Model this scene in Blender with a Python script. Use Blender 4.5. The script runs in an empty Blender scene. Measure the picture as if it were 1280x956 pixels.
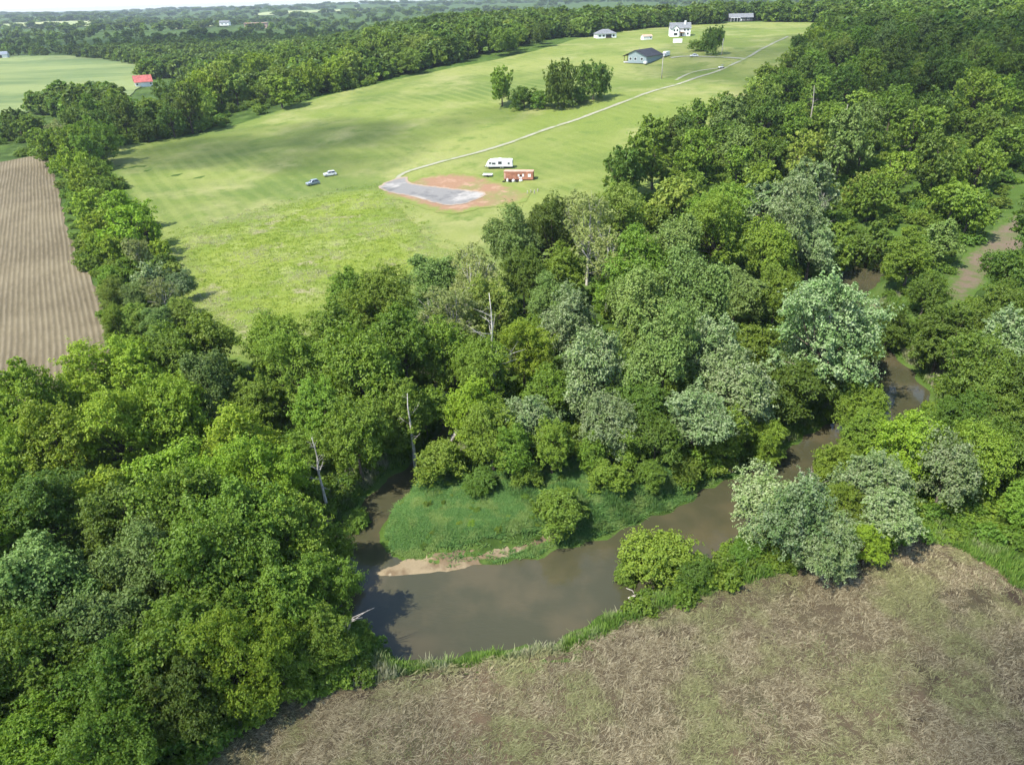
import bpy, math, random
import numpy as np
from mathutils import Vector, Matrix
from mathutils.geometry import delaunay_2d_cdt

scene = bpy.context.scene
col = scene.collection
R = math.radians

# ------------------------------------------------------------------ camera
cam_data = bpy.data.cameras.new('camera')
cam = bpy.data.objects.new('camera', cam_data)
col.objects.link(cam)
cam.location = (0, 0, 60)
cam.matrix_world = Matrix.Translation((0, 0, 60)) @ Matrix.Rotation(R(90 - 29.1), 4, 'X') @ Matrix.Rotation(R(-1.7), 4, 'Z')
cam_data.sensor_fit = 'HORIZONTAL'
cam_data.sensor_width = 36.0
cam_data.lens = 36.0 * 865.0 / 1280.0
cam_data.clip_start = 0.5
cam_data.clip_end = 40000
scene.camera = cam

# ------------------------------------------------------------------ sky, sun, exposure
SUN_EL, SUN_AZ = 55.0, 236.0          # azimuth clockwise from +Y
world = bpy.data.worlds.new('World')
scene.world = world
world.use_nodes = True
wn = world.node_tree.nodes
wl = world.node_tree.links
wn.clear()
sky = wn.new('ShaderNodeTexSky')
sky.sky_type = 'NISHITA'
sky.sun_disc = False
sky.sun_elevation = R(SUN_EL)
sky.sun_rotation = R(SUN_AZ)
sky.altitude = 200
sky.air_density = 1.0
sky.dust_density = 0.6
sky.ozone_density = 1.2
bg = wn.new('ShaderNodeBackground')
bg.inputs['Strength'].default_value = 0.15
wo = wn.new('ShaderNodeOutputWorld')
wl.new(sky.outputs[0], bg.inputs['Color'])
wl.new(bg.outputs[0], wo.inputs['Surface'])
sun_data = bpy.data.lights.new('sun', 'SUN')
sun_data.energy = 4.2
sun_data.angle = R(0.6)
sun_data.color = (1.0, 0.95, 0.86)
sun = bpy.data.objects.new('sun', sun_data)
col.objects.link(sun)
sdir = Vector((math.sin(R(SUN_AZ)) * math.cos(R(SUN_EL)), math.cos(R(SUN_AZ)) * math.cos(R(SUN_EL)), math.sin(R(SUN_EL))))
sun.rotation_euler = sdir.to_track_quat('Z', 'Y').to_euler()
sun.location = sdir * 500
scene.view_settings.view_transform = 'Standard'
scene.view_settings.look = 'None'
scene.view_settings.exposure = 1.02
scene.view_settings.gamma = 1.0
scene.view_settings.use_curve_mapping = False
scene.render.engine = 'CYCLES'
cy = scene.cycles
cy.use_denoising = True
cy.max_bounces = 6
cy.diffuse_bounces = 3
cy.transmission_bounces = 3
cy.transparent_max_bounces = 32
cy.volume_bounces = 0
cy.caustics_reflective = False
cy.caustics_refractive = False
cy.use_adaptive_sampling = True
cy.adaptive_threshold = 0.02

# ------------------------------------------------------------------ terrain shape
CREEK = [(96.74, 169.28, 2.5), (95.01, 167.34, 2.77), (92.43, 164.43, 3.16), (88.87, 160.35, 3.6), (83.91, 155.15, 4.13), (78.08, 148.92, 4.69), (73.15, 141.96, 5.0), (70.25, 134.51, 4.81), (68.42, 126.53, 4.36), (67.11, 118.89, 4.0), (66.91, 112.38, 3.96), (67.28, 106.43, 4.02), (66.17, 100.97, 4.0), (62.3, 96.37, 3.77), (56.95, 92.4, 3.44), (51.87, 88.88, 3.2), (48.15, 86.17, 3.13), (44.86, 84.01, 3.14), (41.54, 81.8, 3.2), (38.26, 79.51, 3.29), (35.04, 77.23, 3.42), (31.79, 74.83, 3.6), (28.73, 72.34, 3.83), (25.74, 69.79, 4.11), (22.65, 67.44, 4.4), (19.61, 65.58, 4.67), (16.55, 63.99, 4.94), (13.38, 62.4, 5.2), (10.25, 60.78, 5.41), (7.1, 59.21, 5.59), (3.89, 57.87, 5.8), (0.78, 56.91, 6.1), (-2.29, 56.22, 6.42), (-5.26, 55.83, 6.6), (-7.9, 55.7, 6.53), (-10.37, 55.88, 6.32), (-12.74, 56.59, 6.0), (-15.01, 58.0, 5.59), (-17.12, 59.92, 5.09), (-18.78, 61.98, 4.6), (-19.73, 63.93, 4.2), (-20.18, 65.96, 3.82), (-20.27, 68.11, 3.4), (-20.0, 70.27, 2.91), (-19.37, 72.48, 2.39), (-18.51, 74.77, 2.0), (-17.43, 77.03, 1.85), (-16.15, 79.31, 1.82), (-14.89, 81.49, 1.8), (-13.78, 83.25, 1.73), (-12.73, 84.86, 1.67), (-11.84, 86.79, 1.6), (-11.12, 88.98, 1.53), (-10.59, 91.44, 1.47), (-10.54, 94.61, 1.4), (-11.33, 99.12, 1.33), (-12.61, 104.25, 1.25), (-13.58, 108.04, 1.2)]
U_PTS = [-4000, 0, 130, 215, 255, 320, 390, 467, 513, 600, 707, 900, 1500, 3000, 6000, 14000]
H_PTS = [2.5, 2.5, 2.7, 3.4, 7.0, 12.5, 18.0, 22.0, 26.0, 29.5, 32.0, 33.5, 36.0, 44.0, 50.0, 52.0]


def smooth01(a, b, v):
    t = np.clip((v - a) / (b - a), 0.0, 1.0)
    return t * t * (3.0 - 2.0 * t)


def creek_distance(x, y):
    """signed distance to the waterline: negative in the water"""
    x = np.asarray(x, float); y = np.asarray(y, float)
    best = np.full(x.shape, 1e9)
    for (x0, y0, w0), (x1, y1, w1) in zip(CREEK[:-1], CREEK[1:]):
        dx, dy = x1 - x0, y1 - y0
        t = np.clip(((x - x0) * dx + (y - y0) * dy) / (dx * dx + dy * dy), 0, 1)
        d = np.hypot(x - (x0 + t * dx), y - (y0 + t * dy)) - (w0 + t * (w1 - w0))
        best = np.minimum(best, d)
    return best


def base_height(x, y):
    x = np.asarray(x, float); y = np.asarray(y, float)
    u = y + 0.6 * x
    hill = (np.interp(u - 22, U_PTS, H_PTS) + 2 * np.interp(u, U_PTS, H_PTS) + np.interp(u + 22, U_PTS, H_PTS)) / 4
    west = 5.0 + 30.0 * smooth01(700, 5200, y)
    f = smooth01(-270, -20, x) * (1 - smooth01(750, 1300, y)) 
    low = np.minimum(hill, 3.4)
    h = np.where(hill > 3.4, (west - 3.4) * smooth01(120, 420, y) * (1 - f) + 3.4 + (hill - 3.4) * f, low)
    far = smooth01(650, 1500, np.hypot(x, y))
    h = h + far * (7.0 * np.sin(x / 410 + 0.7) * np.cos(y / 530 + 0.3) + 4.0 * np.sin(x / 170 + y / 260))
    h = h + 0.22 * np.sin(x / 9.0 + 0.5) * np.sin(y / 11.0) + 0.35 * np.sin(x / 23.0 + y / 31.0) * smooth01(60, 200, y)
    return h


def height(x, y):
    x = np.asarray(x, float); y = np.asarray(y, float)
    h = base_height(x, y)
    near = (np.abs(x - 20) < 260) & (y > 10) & (y < 330)
    d = np.where(near, 0.0, 1e3)
    if near.any():
        d = np.array(d)
        d[near] = creek_distance(x[near], y[near])
    wob = 0.6 * np.sin(x / 2.3) * np.sin(y / 2.9) + 0.35 * np.sin(x / 0.9 + y / 1.3)
    dd = d + wob * (np.abs(d) < 6)
    land = h * smooth01(0.0, 5.0, dd) * (dd > 0)
    bed = -1.3 * smooth01(0.0, 3.0, -dd)
    return np.where(dd > 5.0, h, np.where(dd > 0, land, bed))



def ground_z(x, y):
    return float(height(np.array([x]), np.array([y]))[0])


# ------------------------------------------------------------------ materials
MATS = {}


class NT:
    def __init__(self, name):
        self.m = bpy.data.materials.new(name)
        self.m.use_nodes = True
        self.n = self.m.node_tree.nodes
        self.l = self.m.node_tree.links
        self.n.clear()
        self.out = self.n.new('ShaderNodeOutputMaterial')

    def new(self, t, **kw):
        n = self.n.new(t)
        for k, v in kw.items():
            setattr(n, k, v)
        return n

    def link(self, a, b):
        self.l.new(a, b)

    def noise(self, vec, scale, detail=4, rough=0.55):
        n = self.new('ShaderNodeTexNoise')
        n.inputs['Scale'].default_value = scale
        n.inputs['Detail'].default_value = detail
        n.inputs['Roughness'].default_value = rough
        if vec is not None:
            self.link(vec, n.inputs['Vector'])
        return n.outputs['Fac']

    def ramp(self, fac, lo, hi):
        n = self.new('ShaderNodeMapRange')
        n.interpolation_type = 'SMOOTHSTEP'
        n.inputs['From Min'].default_value = lo
        n.inputs['From Max'].default_value = hi
        self.link(fac, n.inputs['Value'])
        return n.outputs['Result']

    def mix(self, fac, a, b):
        n = self.new('ShaderNodeMix', data_type='RGBA')
        if isinstance(fac, (int, float)):
            n.inputs[0].default_value = fac
        else:
            self.link(fac, n.inputs[0])
        for s, v in ((6, a), (7, b)):
            if isinstance(v, tuple):
                n.inputs[s].default_value = (*v, 1)
            else:
                self.link(v, n.inputs[s])
        return n.outputs[2]

    def math(self, op, a, b=None):
        n = self.new('ShaderNodeMath', operation=op)
        for i, v in enumerate((a, b)):
            if v is None:
                continue
            if isinstance(v, (int, float)):
                n.inputs[i].default_value = v
            else:
                self.link(v, n.inputs[i])
        return n.outputs[0]

    def position(self):
        return self.new('ShaderNodeNewGeometry').outputs['Position']

    def mapped(self, vec, scale=(1, 1, 1), rotz=0.0):
        n = self.new('ShaderNodeMapping')
        n.inputs['Scale'].default_value = scale
        n.inputs['Rotation'].default_value = (0, 0, rotz)
        self.link(vec, n.inputs['Vector'])
        return n.outputs[0]

    def principled(self, color, rough=0.9, metal=0.0, spec=0.2, bump=None, bump_strength=0.3, bump_dist=0.1):
        p = self.new('ShaderNodeBsdfPrincipled')
        if isinstance(color, tuple):
            p.inputs['Base Color'].default_value = (*color, 1)
        else:
            self.link(color, p.inputs['Base Color'])
        if isinstance(rough, (int, float)):
            p.inputs['Roughness'].default_value = rough
        else:
            self.link(rough, p.inputs['Roughness'])
        p.inputs['Metallic'].default_value = metal
        p.inputs['Specular IOR Level'].default_value = spec
        if bump is not None:
            b = self.new('ShaderNodeBump')
            b.inputs['Strength'].default_value = bump_strength
            b.inputs['Distance'].default_value = bump_dist
            self.link(bump, b.inputs['Height'])
            self.link(b.outputs[0], p.inputs['Normal'])
        self.link(p.outputs[0], self.out.inputs['Surface'])
        return p


def leaf_material(name, a, b, c, transl=0.42, gloss=0.04):
    t = NT(name)
    geo = t.new('ShaderNodeNewGeometry')
    oi = t.new('ShaderNodeObjectInfo')
    tc = t.new('ShaderNodeTexCoord')
    base = t.mix(t.ramp(geo.outputs['Random Per Island'], 0.0, 1.0), a, b)
    patch = t.ramp(t.noise(tc.outputs['Object'], 0.45, 3), 0.38, 0.68)
    base = t.mix(t.math('MULTIPLY', patch, 0.6), base, c)
    hsv = t.new('ShaderNodeHueSaturation')
    t.link(base, hsv.inputs['Color'])
    t.link(t.math('ADD', t.math('MULTIPLY', t.math('FRACT', t.math('MULTIPLY', oi.outputs['Random'], 17.0)), 0.024), 0.482), hsv.inputs['Hue'])
    t.link(t.math('ADD', t.math('MULTIPLY', oi.outputs['Random'], 0.42), 0.86), hsv.inputs['Value'])
    hsv.inputs['Saturation'].default_value = 1.0
    d = t.new('ShaderNodeBsdfDiffuse')
    tr = t.new('ShaderNodeBsdfTranslucent')
    t.link(hsv.outputs[0], d.inputs['Color'])
    warm = t.mix(0.5, hsv.outputs[0], t.mix(0.45, hsv.outputs[0], (0.30, 0.36, 0.03)))
    t.link(warm, tr.inputs['Color'])
    m1 = t.new('ShaderNodeMixShader')
    m1.inputs[0].default_value = transl
    t.link(d.outputs[0], m1.inputs[1])
    t.link(tr.outputs[0], m1.inputs[2])
    g = t.new('ShaderNodeBsdfGlossy')
    g.inputs['Roughness'].default_value = 0.55
    g.inputs['Color'].default_value = (0.5, 0.55, 0.5, 1)
    m2 = t.new('ShaderNodeMixShader')
    m2.inputs[0].default_value = gloss
    t.link(m1.outputs[0], m2.inputs[1])
    t.link(g.outputs[0], m2.inputs[2])
    t.link(m2.outputs[0], t.out.inputs['Surface'])
    MATS[name] = t.m
    return t.m


LEAF = {
    'M': leaf_material('leaf_yellow_green', (0.165, 0.285, 0.017), (0.285, 0.410, 0.036), (0.215, 0.325, 0.020)),
    'G': leaf_material('leaf_mid_green', (0.120, 0.215, 0.018), (0.215, 0.325, 0.038), (0.155, 0.265, 0.022)),
    'K': leaf_material('leaf_dark_green', (0.072, 0.138, 0.015), (0.140, 0.218, 0.030), (0.100, 0.178, 0.018)),
    'S': leaf_material('leaf_silver', (0.130, 0.215, 0.060), (0.310, 0.375, 0.195), (0.125, 0.225, 0.045), 0.3, 0.05),
    'W': leaf_material('leaf_grey_green', (0.110, 0.190, 0.030), (0.200, 0.285, 0.075), (0.130, 0.225, 0.040), 0.3, 0.05),
    'F': leaf_material('leaf_pale_twiggy', (0.180, 0.240, 0.060), (0.290, 0.330, 0.110), (0.220, 0.275, 0.070)),
    'Y': leaf_material('leaf_lime', (0.180, 0.275, 0.035), (0.290, 0.370, 0.065), (0.215, 0.325, 0.040)),
    'B': leaf_material('leaf_bush_green', (0.115, 0.205, 0.018), (0.205, 0.300, 0.036), (0.145, 0.240, 0.022)),
    'L': leaf_material('leaf_shrub_green', (0.090, 0.185, 0.018), (0.160, 0.265, 0.036), (0.125, 0.225, 0.020)),
}

LEAF['T'] = LEAF['K']


def simple(name, c, rough=0.7, metal=0.0, spec=0.3, vary=0.12, scale=3.0):
    t = NT(name)
    tc = t.new('ShaderNodeTexCoord')
    n = t.noise(tc.outputs['Object'], scale, 5)
    dark = tuple(max(0.0, v * (1 - vary * 1.6)) for v in c)
    light = tuple(min(1.0, v * (1 + vary)) for v in c)
    t.principled(t.mix(t.ramp(n, 0.3, 0.7), dark, light), rough, metal, spec)
    MATS[name] = t.m
    return t.m


def bark_material(name, a, b):
    t = NT(name)
    tc = t.new('ShaderNodeTexCoord')
    n = t.noise(t.mapped(tc.outputs['Object'], (3, 3, 0.7)), 2.0, 6)
    t.principled(t.mix(t.ramp(n, 0.35, 0.65), a, b), 0.9, 0, 0.1, n, 0.5, 0.05)
    MATS[name] = t.m
    return t.m


BARK = bark_material('bark_brown', (0.06, 0.045, 0.032), (0.17, 0.14, 0.11))
PALE_BARK = bark_material('bark_pale', (0.30, 0.28, 0.24), (0.55, 0.52, 0.46))
DEAD = bark_material('dead_wood', (0.26, 0.23, 0.19), (0.50, 0.46, 0.40))


def ground_mix(name, cols, scales, thresh, fine=2.2, bump=0.4, bdist=0.25, fine_amt=0.35, stretch=None, fade=None):
    """layered noise: cols[0] overlaid by cols[1:] in patches of the given scales"""
    t = NT(name)
    p = t.position()
    c = cols[0]
    for k, (cc, s, th) in enumerate(zip(cols[1:], scales, thresh)):
        v = t.mapped(p, stretch if (stretch and k == 0) else (1, 1, 1), 0.35)
        c = t.mix(t.ramp(t.noise(v, s, 6, 0.62), th[0], th[1]), c, cc)
    f = t.noise(p, fine, 8, 0.75)
    if name == 'hay_grass':      # mower passes
        mw = t.new('ShaderNodeSeparateXYZ')
        t.link(t.mapped(p, (1, 1, 1), R(-32)), mw.inputs[0])
        sn = t.math('SINE', t.math('MULTIPLY', t.math('ADD', mw.outputs['X'], t.math('MULTIPLY', t.noise(p, 0.02, 2), 4.0)), 2 * math.pi / 5.5))
        amt = t.math('MULTIPLY', t.ramp(t.noise(p, 0.013, 3), 0.42, 0.6), 0.34)
        c = t.mix(t.math('MULTIPLY', t.ramp(sn, -0.4, 0.9), amt), c, (0.230, 0.262, 0.075))
    if fade:       # worn, grown-in margin: the surrounding growth reaches in over this many metres
        at = t.new('ShaderNodeAttribute', attribute_name='edge')
        e = t.math('ADD', at.outputs['Fac'], t.math('MULTIPLY', t.math('SUBTRACT', t.noise(p, 1.6 / fade[1], 5, 0.7), 0.5), fade[1] * 2.2))
        c = t.mix(t.ramp(e, 0.0, fade[1]), fade[0], c)
    hsv = t.new('ShaderNodeHueSaturation')
    t.link(c, hsv.inputs['Color'])
    t.link(t.math('ADD', t.math('MULTIPLY', f, fine_amt * 2), 1 - fine_amt), hsv.inputs['Value'])
    t.principled(hsv.outputs[0], 0.95, 0, 0.1, f, bump, bdist)
    MATS[name] = t.m
    return t


HAY = (0.165, 0.210, 0.048)
ground_mix('forest_floor', [(0.060, 0.105, 0.018), (0.036, 0.065, 0.012), (0.085, 0.130, 0.030), (0.09, 0.07, 0.04)], [0.05, 0.14, 0.5], [(0.45, 0.6), (0.5, 0.65), (0.62, 0.75)])
ground_mix('hay_grass', [(0.155, 0.200, 0.043), (0.105, 0.152, 0.035), (0.215, 0.240, 0.070), (0.255, 0.262, 0.100), (0.125, 0.175, 0.038)], [0.010, 0.014, 0.035, 0.10], [(0.44, 0.62), (0.44, 0.64), (0.48, 0.72), (0.52, 0.68)], 1.3, 0.6, 0.4, 0.42, (0.45, 1.6, 1), ((0.09, 0.14, 0.025), 2.5))
ground_mix('meadow_grass', [(0.215, 0.265, 0.045), (0.165, 0.225, 0.038), (0.260, 0.300, 0.085), (0.290, 0.270, 0.145)], [0.03, 0.09, 0.16], [(0.45, 0.6), (0.5, 0.64), (0.56, 0.68)], 1.8, 0.8, 0.5, 0.4, None, (HAY, 9.0))
ground_mix('lush_grass', [(0.075, 0.175, 0.050), (0.055, 0.135, 0.050), (0.110, 0.210, 0.050)], [0.12, 0.3], [(0.42, 0.6), (0.52, 0.68)], 3.0, 0.8, 0.3, 0.4)
ground_mix('crop_green', [(0.200, 0.240, 0.090), (0.115, 0.165, 0.060), (0.150, 0.195, 0.070)], [0.008, 0.03], [(0.45, 0.6), (0.5, 0.65)], 0.5, 0.2, 0.3, 0.15, (0.35, 2.2, 1))
ground_mix('pale_crop', [(0.34, 0.36, 0.17), (0.26, 0.31, 0.14)], [0.006], [(0.45, 0.6)], 0.3, 0.1, 0.3, 0.1)
ground_mix('red_soil', [(0.265, 0.160, 0.098), (0.185, 0.185, 0.068), (0.330, 0.210, 0.140)], [0.11, 0.22], [(0.47, 0.66), (0.5, 0.65)], 1.4, 0.4, 0.2, 0.25, None, (HAY, 5.0))
ground_mix('grey_gravel', [(0.205, 0.200, 0.190), (0.33, 0.315, 0.29), (0.135, 0.135, 0.132)], [0.10, 0.16], [(0.5, 0.62), (0.52, 0.66)], 2.5, 0.4, 0.1, 0.2, None, ((0.33, 0.25, 0.18), 1.5))
ground_mix('track_gravel', [(0.29, 0.28, 0.21), (0.20, 0.23, 0.10), (0.38, 0.36, 0.31)], [0.12, 0.3], [(0.5, 0.66), (0.55, 0.7)], 2.5, 0.3, 0.1, 0.25, None, (HAY, 0.9))
ground_mix('bar_sand', [(0.245, 0.195, 0.120), (0.150, 0.110, 0.066), (0.33, 0.28, 0.19)], [0.25, 0.6], [(0.45, 0.6), (0.58, 0.7)], 4.0, 0.5, 0.1, 0.25)
ground_mix('stubble_soil', [(0.108, 0.084, 0.050), (0.155, 0.110, 0.065), (0.095, 0.082, 0.044), (0.058, 0.042, 0.028)], [0.07, 0.12, 0.2], [(0.5, 0.66), (0.5, 0.65), (0.52, 0.68)], 5.0, 0.9, 0.15, 0.45)
ground_mix('bare_strip_soil', [(0.150, 0.115, 0.080), (0.110, 0.120, 0.050)], [0.15], [(0.5, 0.65)], 2.0, 0.5, 0.2, 0.3, None, ((0.07, 0.12, 0.02), 3.0))

# plowed field with pale crop residue left in rows
t = NT('row_soil')
p = t.position()
rot = t.mapped(p, (1, 1, 1), R(-30.5))
sep = t.new('ShaderNodeSeparateXYZ')
t.link(rot, sep.inputs[0])
wob = t.math('MULTIPLY', t.noise(p, 0.012, 1), 1.5)
ph = t.math('MULTIPLY', t.math('ADD', sep.outputs['X'], wob), 2 * math.pi / 1.1)
rows = t.math('MULTIPLY', t.math('ADD', t.math('SINE', ph), 1.0), 0.5)
brk = t.noise(t.mapped(rot, (0.8, 0.12, 1)), 1.4, 6, 0.7)
rowf = t.math('MULTIPLY', rows, t.ramp(brk, 0.30, 0.62))
soil = t.mix(t.ramp(t.noise(p, 0.03, 5), 0.4, 0.62), (0.108, 0.088, 0.052), (0.150, 0.124, 0.075))
c = t.mix(t.math('MULTIPLY', rowf, 0.40), soil, (0.290, 0.245, 0.165))
f = t.noise(p, 2.0, 7, 0.7)
hsv = t.new('ShaderNodeHueSaturation')
t.link(c, hsv.inputs['Color'])
t.link(t.math('ADD', t.math('MULTIPLY', f, 0.5), 0.75), hsv.inputs['Value'])
t.principled(hsv.outputs[0], 0.95, 0, 0.1, t.math('ADD', rows, f), 0.5, 0.2)
MATS['row_soil'] = t.m

# water: silty, glossy, faint ripples
t = NT('silty_water')
p = t.position()
shallow = t.ramp(t.noise(p, 0.11, 4), 0.42, 0.66)
c = t.mix(shallow, (0.054, 0.053, 0.028), (0.080, 0.069, 0.037))
rip = t.math('ADD', t.noise(t.mapped(p, (1.0, 2.4, 1), R(25)), 1.1, 3, 0.5), t.math('MULTIPLY', t.noise(p, 0.25, 2), 1.2))
t.principled(c, 0.05, 0, 0.42, t.math('MULTIPLY', rip, t.math('ADD', t.math('MULTIPLY', t.ramp(t.noise(p, 0.07, 3), 0.45, 0.7), 2.2), 0.5)), 0.16, 0.14)
MATS['silty_water'] = t.m

# straw and grass blades take their tint from where they stand
def blade_material(name, cols, scale, transl=0.25):
    t = NT(name)
    geo = t.new('ShaderNodeNewGeometry')
    pos = geo.outputs['Position']
    rnd = geo.outputs['Random Per Island']
    c = t.mix(t.ramp(rnd, 0.1, 0.9), cols[0], cols[1])
    c = t.mix(t.ramp(t.noise(pos, scale, 4), 0.45, 0.62), c, t.mix(rnd, cols[2], cols[3]))
    d = t.new('ShaderNodeBsdfDiffuse')
    tr = t.new('ShaderNodeBsdfTranslucent')
    t.link(c, d.inputs['Color'])
    t.link(c, tr.inputs['Color'])
    m = t.new('ShaderNodeMixShader')
    m.inputs[0].default_value = transl
    t.link(d.outputs[0], m.inputs[1])
    t.link(tr.outputs[0], m.inputs[2])
    t.link(m.outputs[0], t.out.inputs['Surface'])
    MATS[name] = t.m
    return t.m


blade_material('straw_blades', [(0.150, 0.118, 0.066), (0.370, 0.318, 0.195), (0.140, 0.142, 0.056), (0.310, 0.300, 0.145)], 0.13, 0.1)
blade_material('weed_blades', [(0.210, 0.235, 0.090), (0.330, 0.340, 0.150), (0.170, 0.230, 0.070), (0.380, 0.370, 0.210)], 0.2, 0.2)
blade_material('meadow_blades', [(0.230, 0.330, 0.045), (0.330, 0.410, 0.080), (0.340, 0.360, 0.140), (0.500, 0.480, 0.290)], 0.10, 0.4)
blade_material('lush_blades', [(0.095, 0.205, 0.055), (0.165, 0.290, 0.085), (0.150, 0.255, 0.060), (0.250, 0.340, 0.110)], 0.35, 0.4)
blade_material('bank_blades', [(0.100, 0.195, 0.030), (0.180, 0.280, 0.055), (0.260, 0.275, 0.130), (0.400, 0.390, 0.260)], 0.16)


# ------------------------------------------------------------------ mesh helpers
def tag(o, label=None, cat=None, group=None, kind=None):
    if label: o['label'] = label
    if cat: o['category'] = cat
    if group: o['group'] = group
    if kind: o['kind'] = kind
    return o


def np_mesh(name, verts, faces, mats=(), smooth=False, fmat=None):
    """faces: (n, k) int array"""
    me = bpy.data.meshes.new(name)
    verts = np.asarray(verts, np.float32)
    faces = np.asarray(faces, np.int32)
    n, k = faces.shape
    me.vertices.add(len(verts))
    me.vertices.foreach_set('co', verts.ravel())
    me.loops.add(n * k)
    me.loops.foreach_set('vertex_index', faces.ravel())
    me.polygons.add(n)
    me.polygons.foreach_set('loop_start', np.arange(0, n * k, k, dtype=np.int32))
    try:
        me.polygons.foreach_set('loop_total', np.full(n, k, np.int32))
    except Exception:
        pass
    if fmat is not None:
        me.polygons.foreach_set('material_index', np.asarray(fmat, np.int32))
    me.polygons.foreach_set('use_smooth', np.full(n, smooth, bool))
    for m in mats:
        me.materials.append(m)
    me.update(calc_edges=True)
    me.validate()
    return me


def obj(name, me, parent=None, loc=None):
    o = bpy.data.objects.new(name, me)
    col.objects.link(o)
    if parent: o.parent = parent
    if loc: o.location = loc
    return o


def empty(name, loc, rz=0.0):
    o = bpy.data.objects.new(name, None)
    o.empty_display_size = 0.5
    col.objects.link(o)
    o.location = loc
    o.rotation_euler = (0, 0, rz)
    return o


class MB:
    """collects faces, builds one mesh"""
    def __init__(self):
        self.v, self.f = [], []

    def add(self, v, f):
        b = len(self.v)
        self.v += [tuple(q) for q in v]
        self.f += [tuple(b + i for i in q) for q in f]
        return self

    def box(self, x0, x1, y0, y1, z0, z1, bev=0.0):
        if bev <= 0:
            v = [(x, y, z) for x in (x0, x1) for y in (y0, y1) for z in (z0, z1)]
            return self.add(v, [(0, 1, 3, 2), (4, 6, 7, 5), (0, 4, 5, 1), (2, 3, 7, 6), (0, 2, 6, 4), (1, 5, 7, 3)])
        b = bev
        prof = [(x0 + b, y0), (x1 - b, y0), (x1, y0 + b), (x1, y1 - b), (x1 - b, y1), (x0 + b, y1), (x0, y1 - b), (x0, y0 + b)]
        ins = [(x0 + b, y0 + b), (x1 - b, y0 + b), (x1 - b, y0 + b), (x1 - b, y1 - b), (x1 - b, y1 - b), (x0 + b, y1 - b), (x0 + b, y1 - b), (x0 + b, y0 + b)]
        rings = [[(x, y, z0) for x, y in prof], [(x, y, z1 - b) for x, y in prof], [(0.7 * i + 0.3 * x, 0.7 * j + 0.3 * y, z1 - 0.2 * b) for (x, y), (i, j) in zip(prof, ins)]]
        self.loft(rings, True)
        return self

    def loft(self, rings, caps=True):
        n = len(rings[0])
        v = [q for r in rings for q in r]
        f = []
        for k in range(len(rings) - 1):
            for i in range(n):
                j = (i + 1) % n
                f.append((k * n + i, k * n + j, (k + 1) * n + j, (k + 1) * n + i))
        if caps:
            f.append(tuple(reversed(range(n))))
            f.append(tuple(range((len(rings) - 1) * n, len(rings) * n)))
        return self.add(v, f)

    def tube(self, pts, radii, n=7):
        pts = [Vector(p) for p in pts]
        rings = []
        for i, p in enumerate(pts):
            d = (pts[min(i + 1, len(pts) - 1)] - pts[max(i - 1, 0)]).normalized()
            a = d.orthogonal().normalized()
            b = d.cross(a)
            rings.append([tuple(p + (a * math.cos(2 * math.pi * k / n) + b * math.sin(2 * math.pi * k / n)) * radii[i]) for k in range(n)])
        return self.loft(rings, True)

    def cyl_y(self, x, y0, y1, z, r, n=16):
        return self.loft([[(x + r * math.cos(2 * math.pi * k / n), y, z + r * math.sin(2 * math.pi * k / n)) for k in range(n)] for y in (y0, y1)], True)

    def extrude_xz(self, prof, y0, y1, taper=None):
        """side profile in xz swept along y"""
        ring = lambda y, p: [(x, y, z) for x, z in p]
        if taper:
            p2 = taper
            w = (y1 - y0) * 0.08
            return self.loft([ring(y0, p2), ring(y0 + w, prof), ring(y1 - w, prof), ring(y1, p2)], True)
        return self.loft([ring(y0, prof), ring(y1, prof)], True)

    def mesh(self, name, mat, smooth=False):
        me = bpy.data.meshes.new(name)
        me.from_pydata(self.v, [], self.f)
        me.materials.append(MATS[mat] if isinstance(mat, str) else mat)
        if smooth:
            me.polygons.foreach_set('use_smooth', [True] * len(me.polygons))
        me.update()
        return me

    def build(self, name, mat, parent=None, smooth=False):
        return obj(name, self.mesh(name, mat, smooth), parent)


def subdivide_closed(P, step, jit=0.0, seed=0):
    """Catmull-Rom through a closed polygon with a little raggedness"""
    r = random.Random(seed)
    P = [Vector((*p, 0)) for p in P]
    out = []
    n = len(P)
    for i in range(n):
        p0, p1, p2, p3 = P[i - 1], P[i], P[(i + 1) % n], P[(i + 2) % n]
        k = max(1, int((p2 - p1).length / step))
        for j in range(k):
            s = j / k
            q = 0.5 * ((2 * p1) + (p2 - p0) * s + (2 * p0 - 5 * p1 + 4 * p2 - p3) * s * s + (3 * p1 - p0 - 3 * p2 + p3) * s ** 3)
            out.append((q.x + r.uniform(-jit, jit), q.y + r.uniform(-jit, jit)))
    return out


def in_poly(x, y, P):
    x = np.asarray(x, float); y = np.asarray(y, float)
    c = np.zeros(x.shape, bool)
    j = len(P) - 1
    for i in range(len(P)):
        xi, yi = P[i]; xj, yj = P[j]
        if yi != yj:
            c ^= ((yi > y) != (yj > y)) & (x < (xj - xi) * (y - yi) / (yj - yi) + xi)
        j = i
    return c


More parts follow.
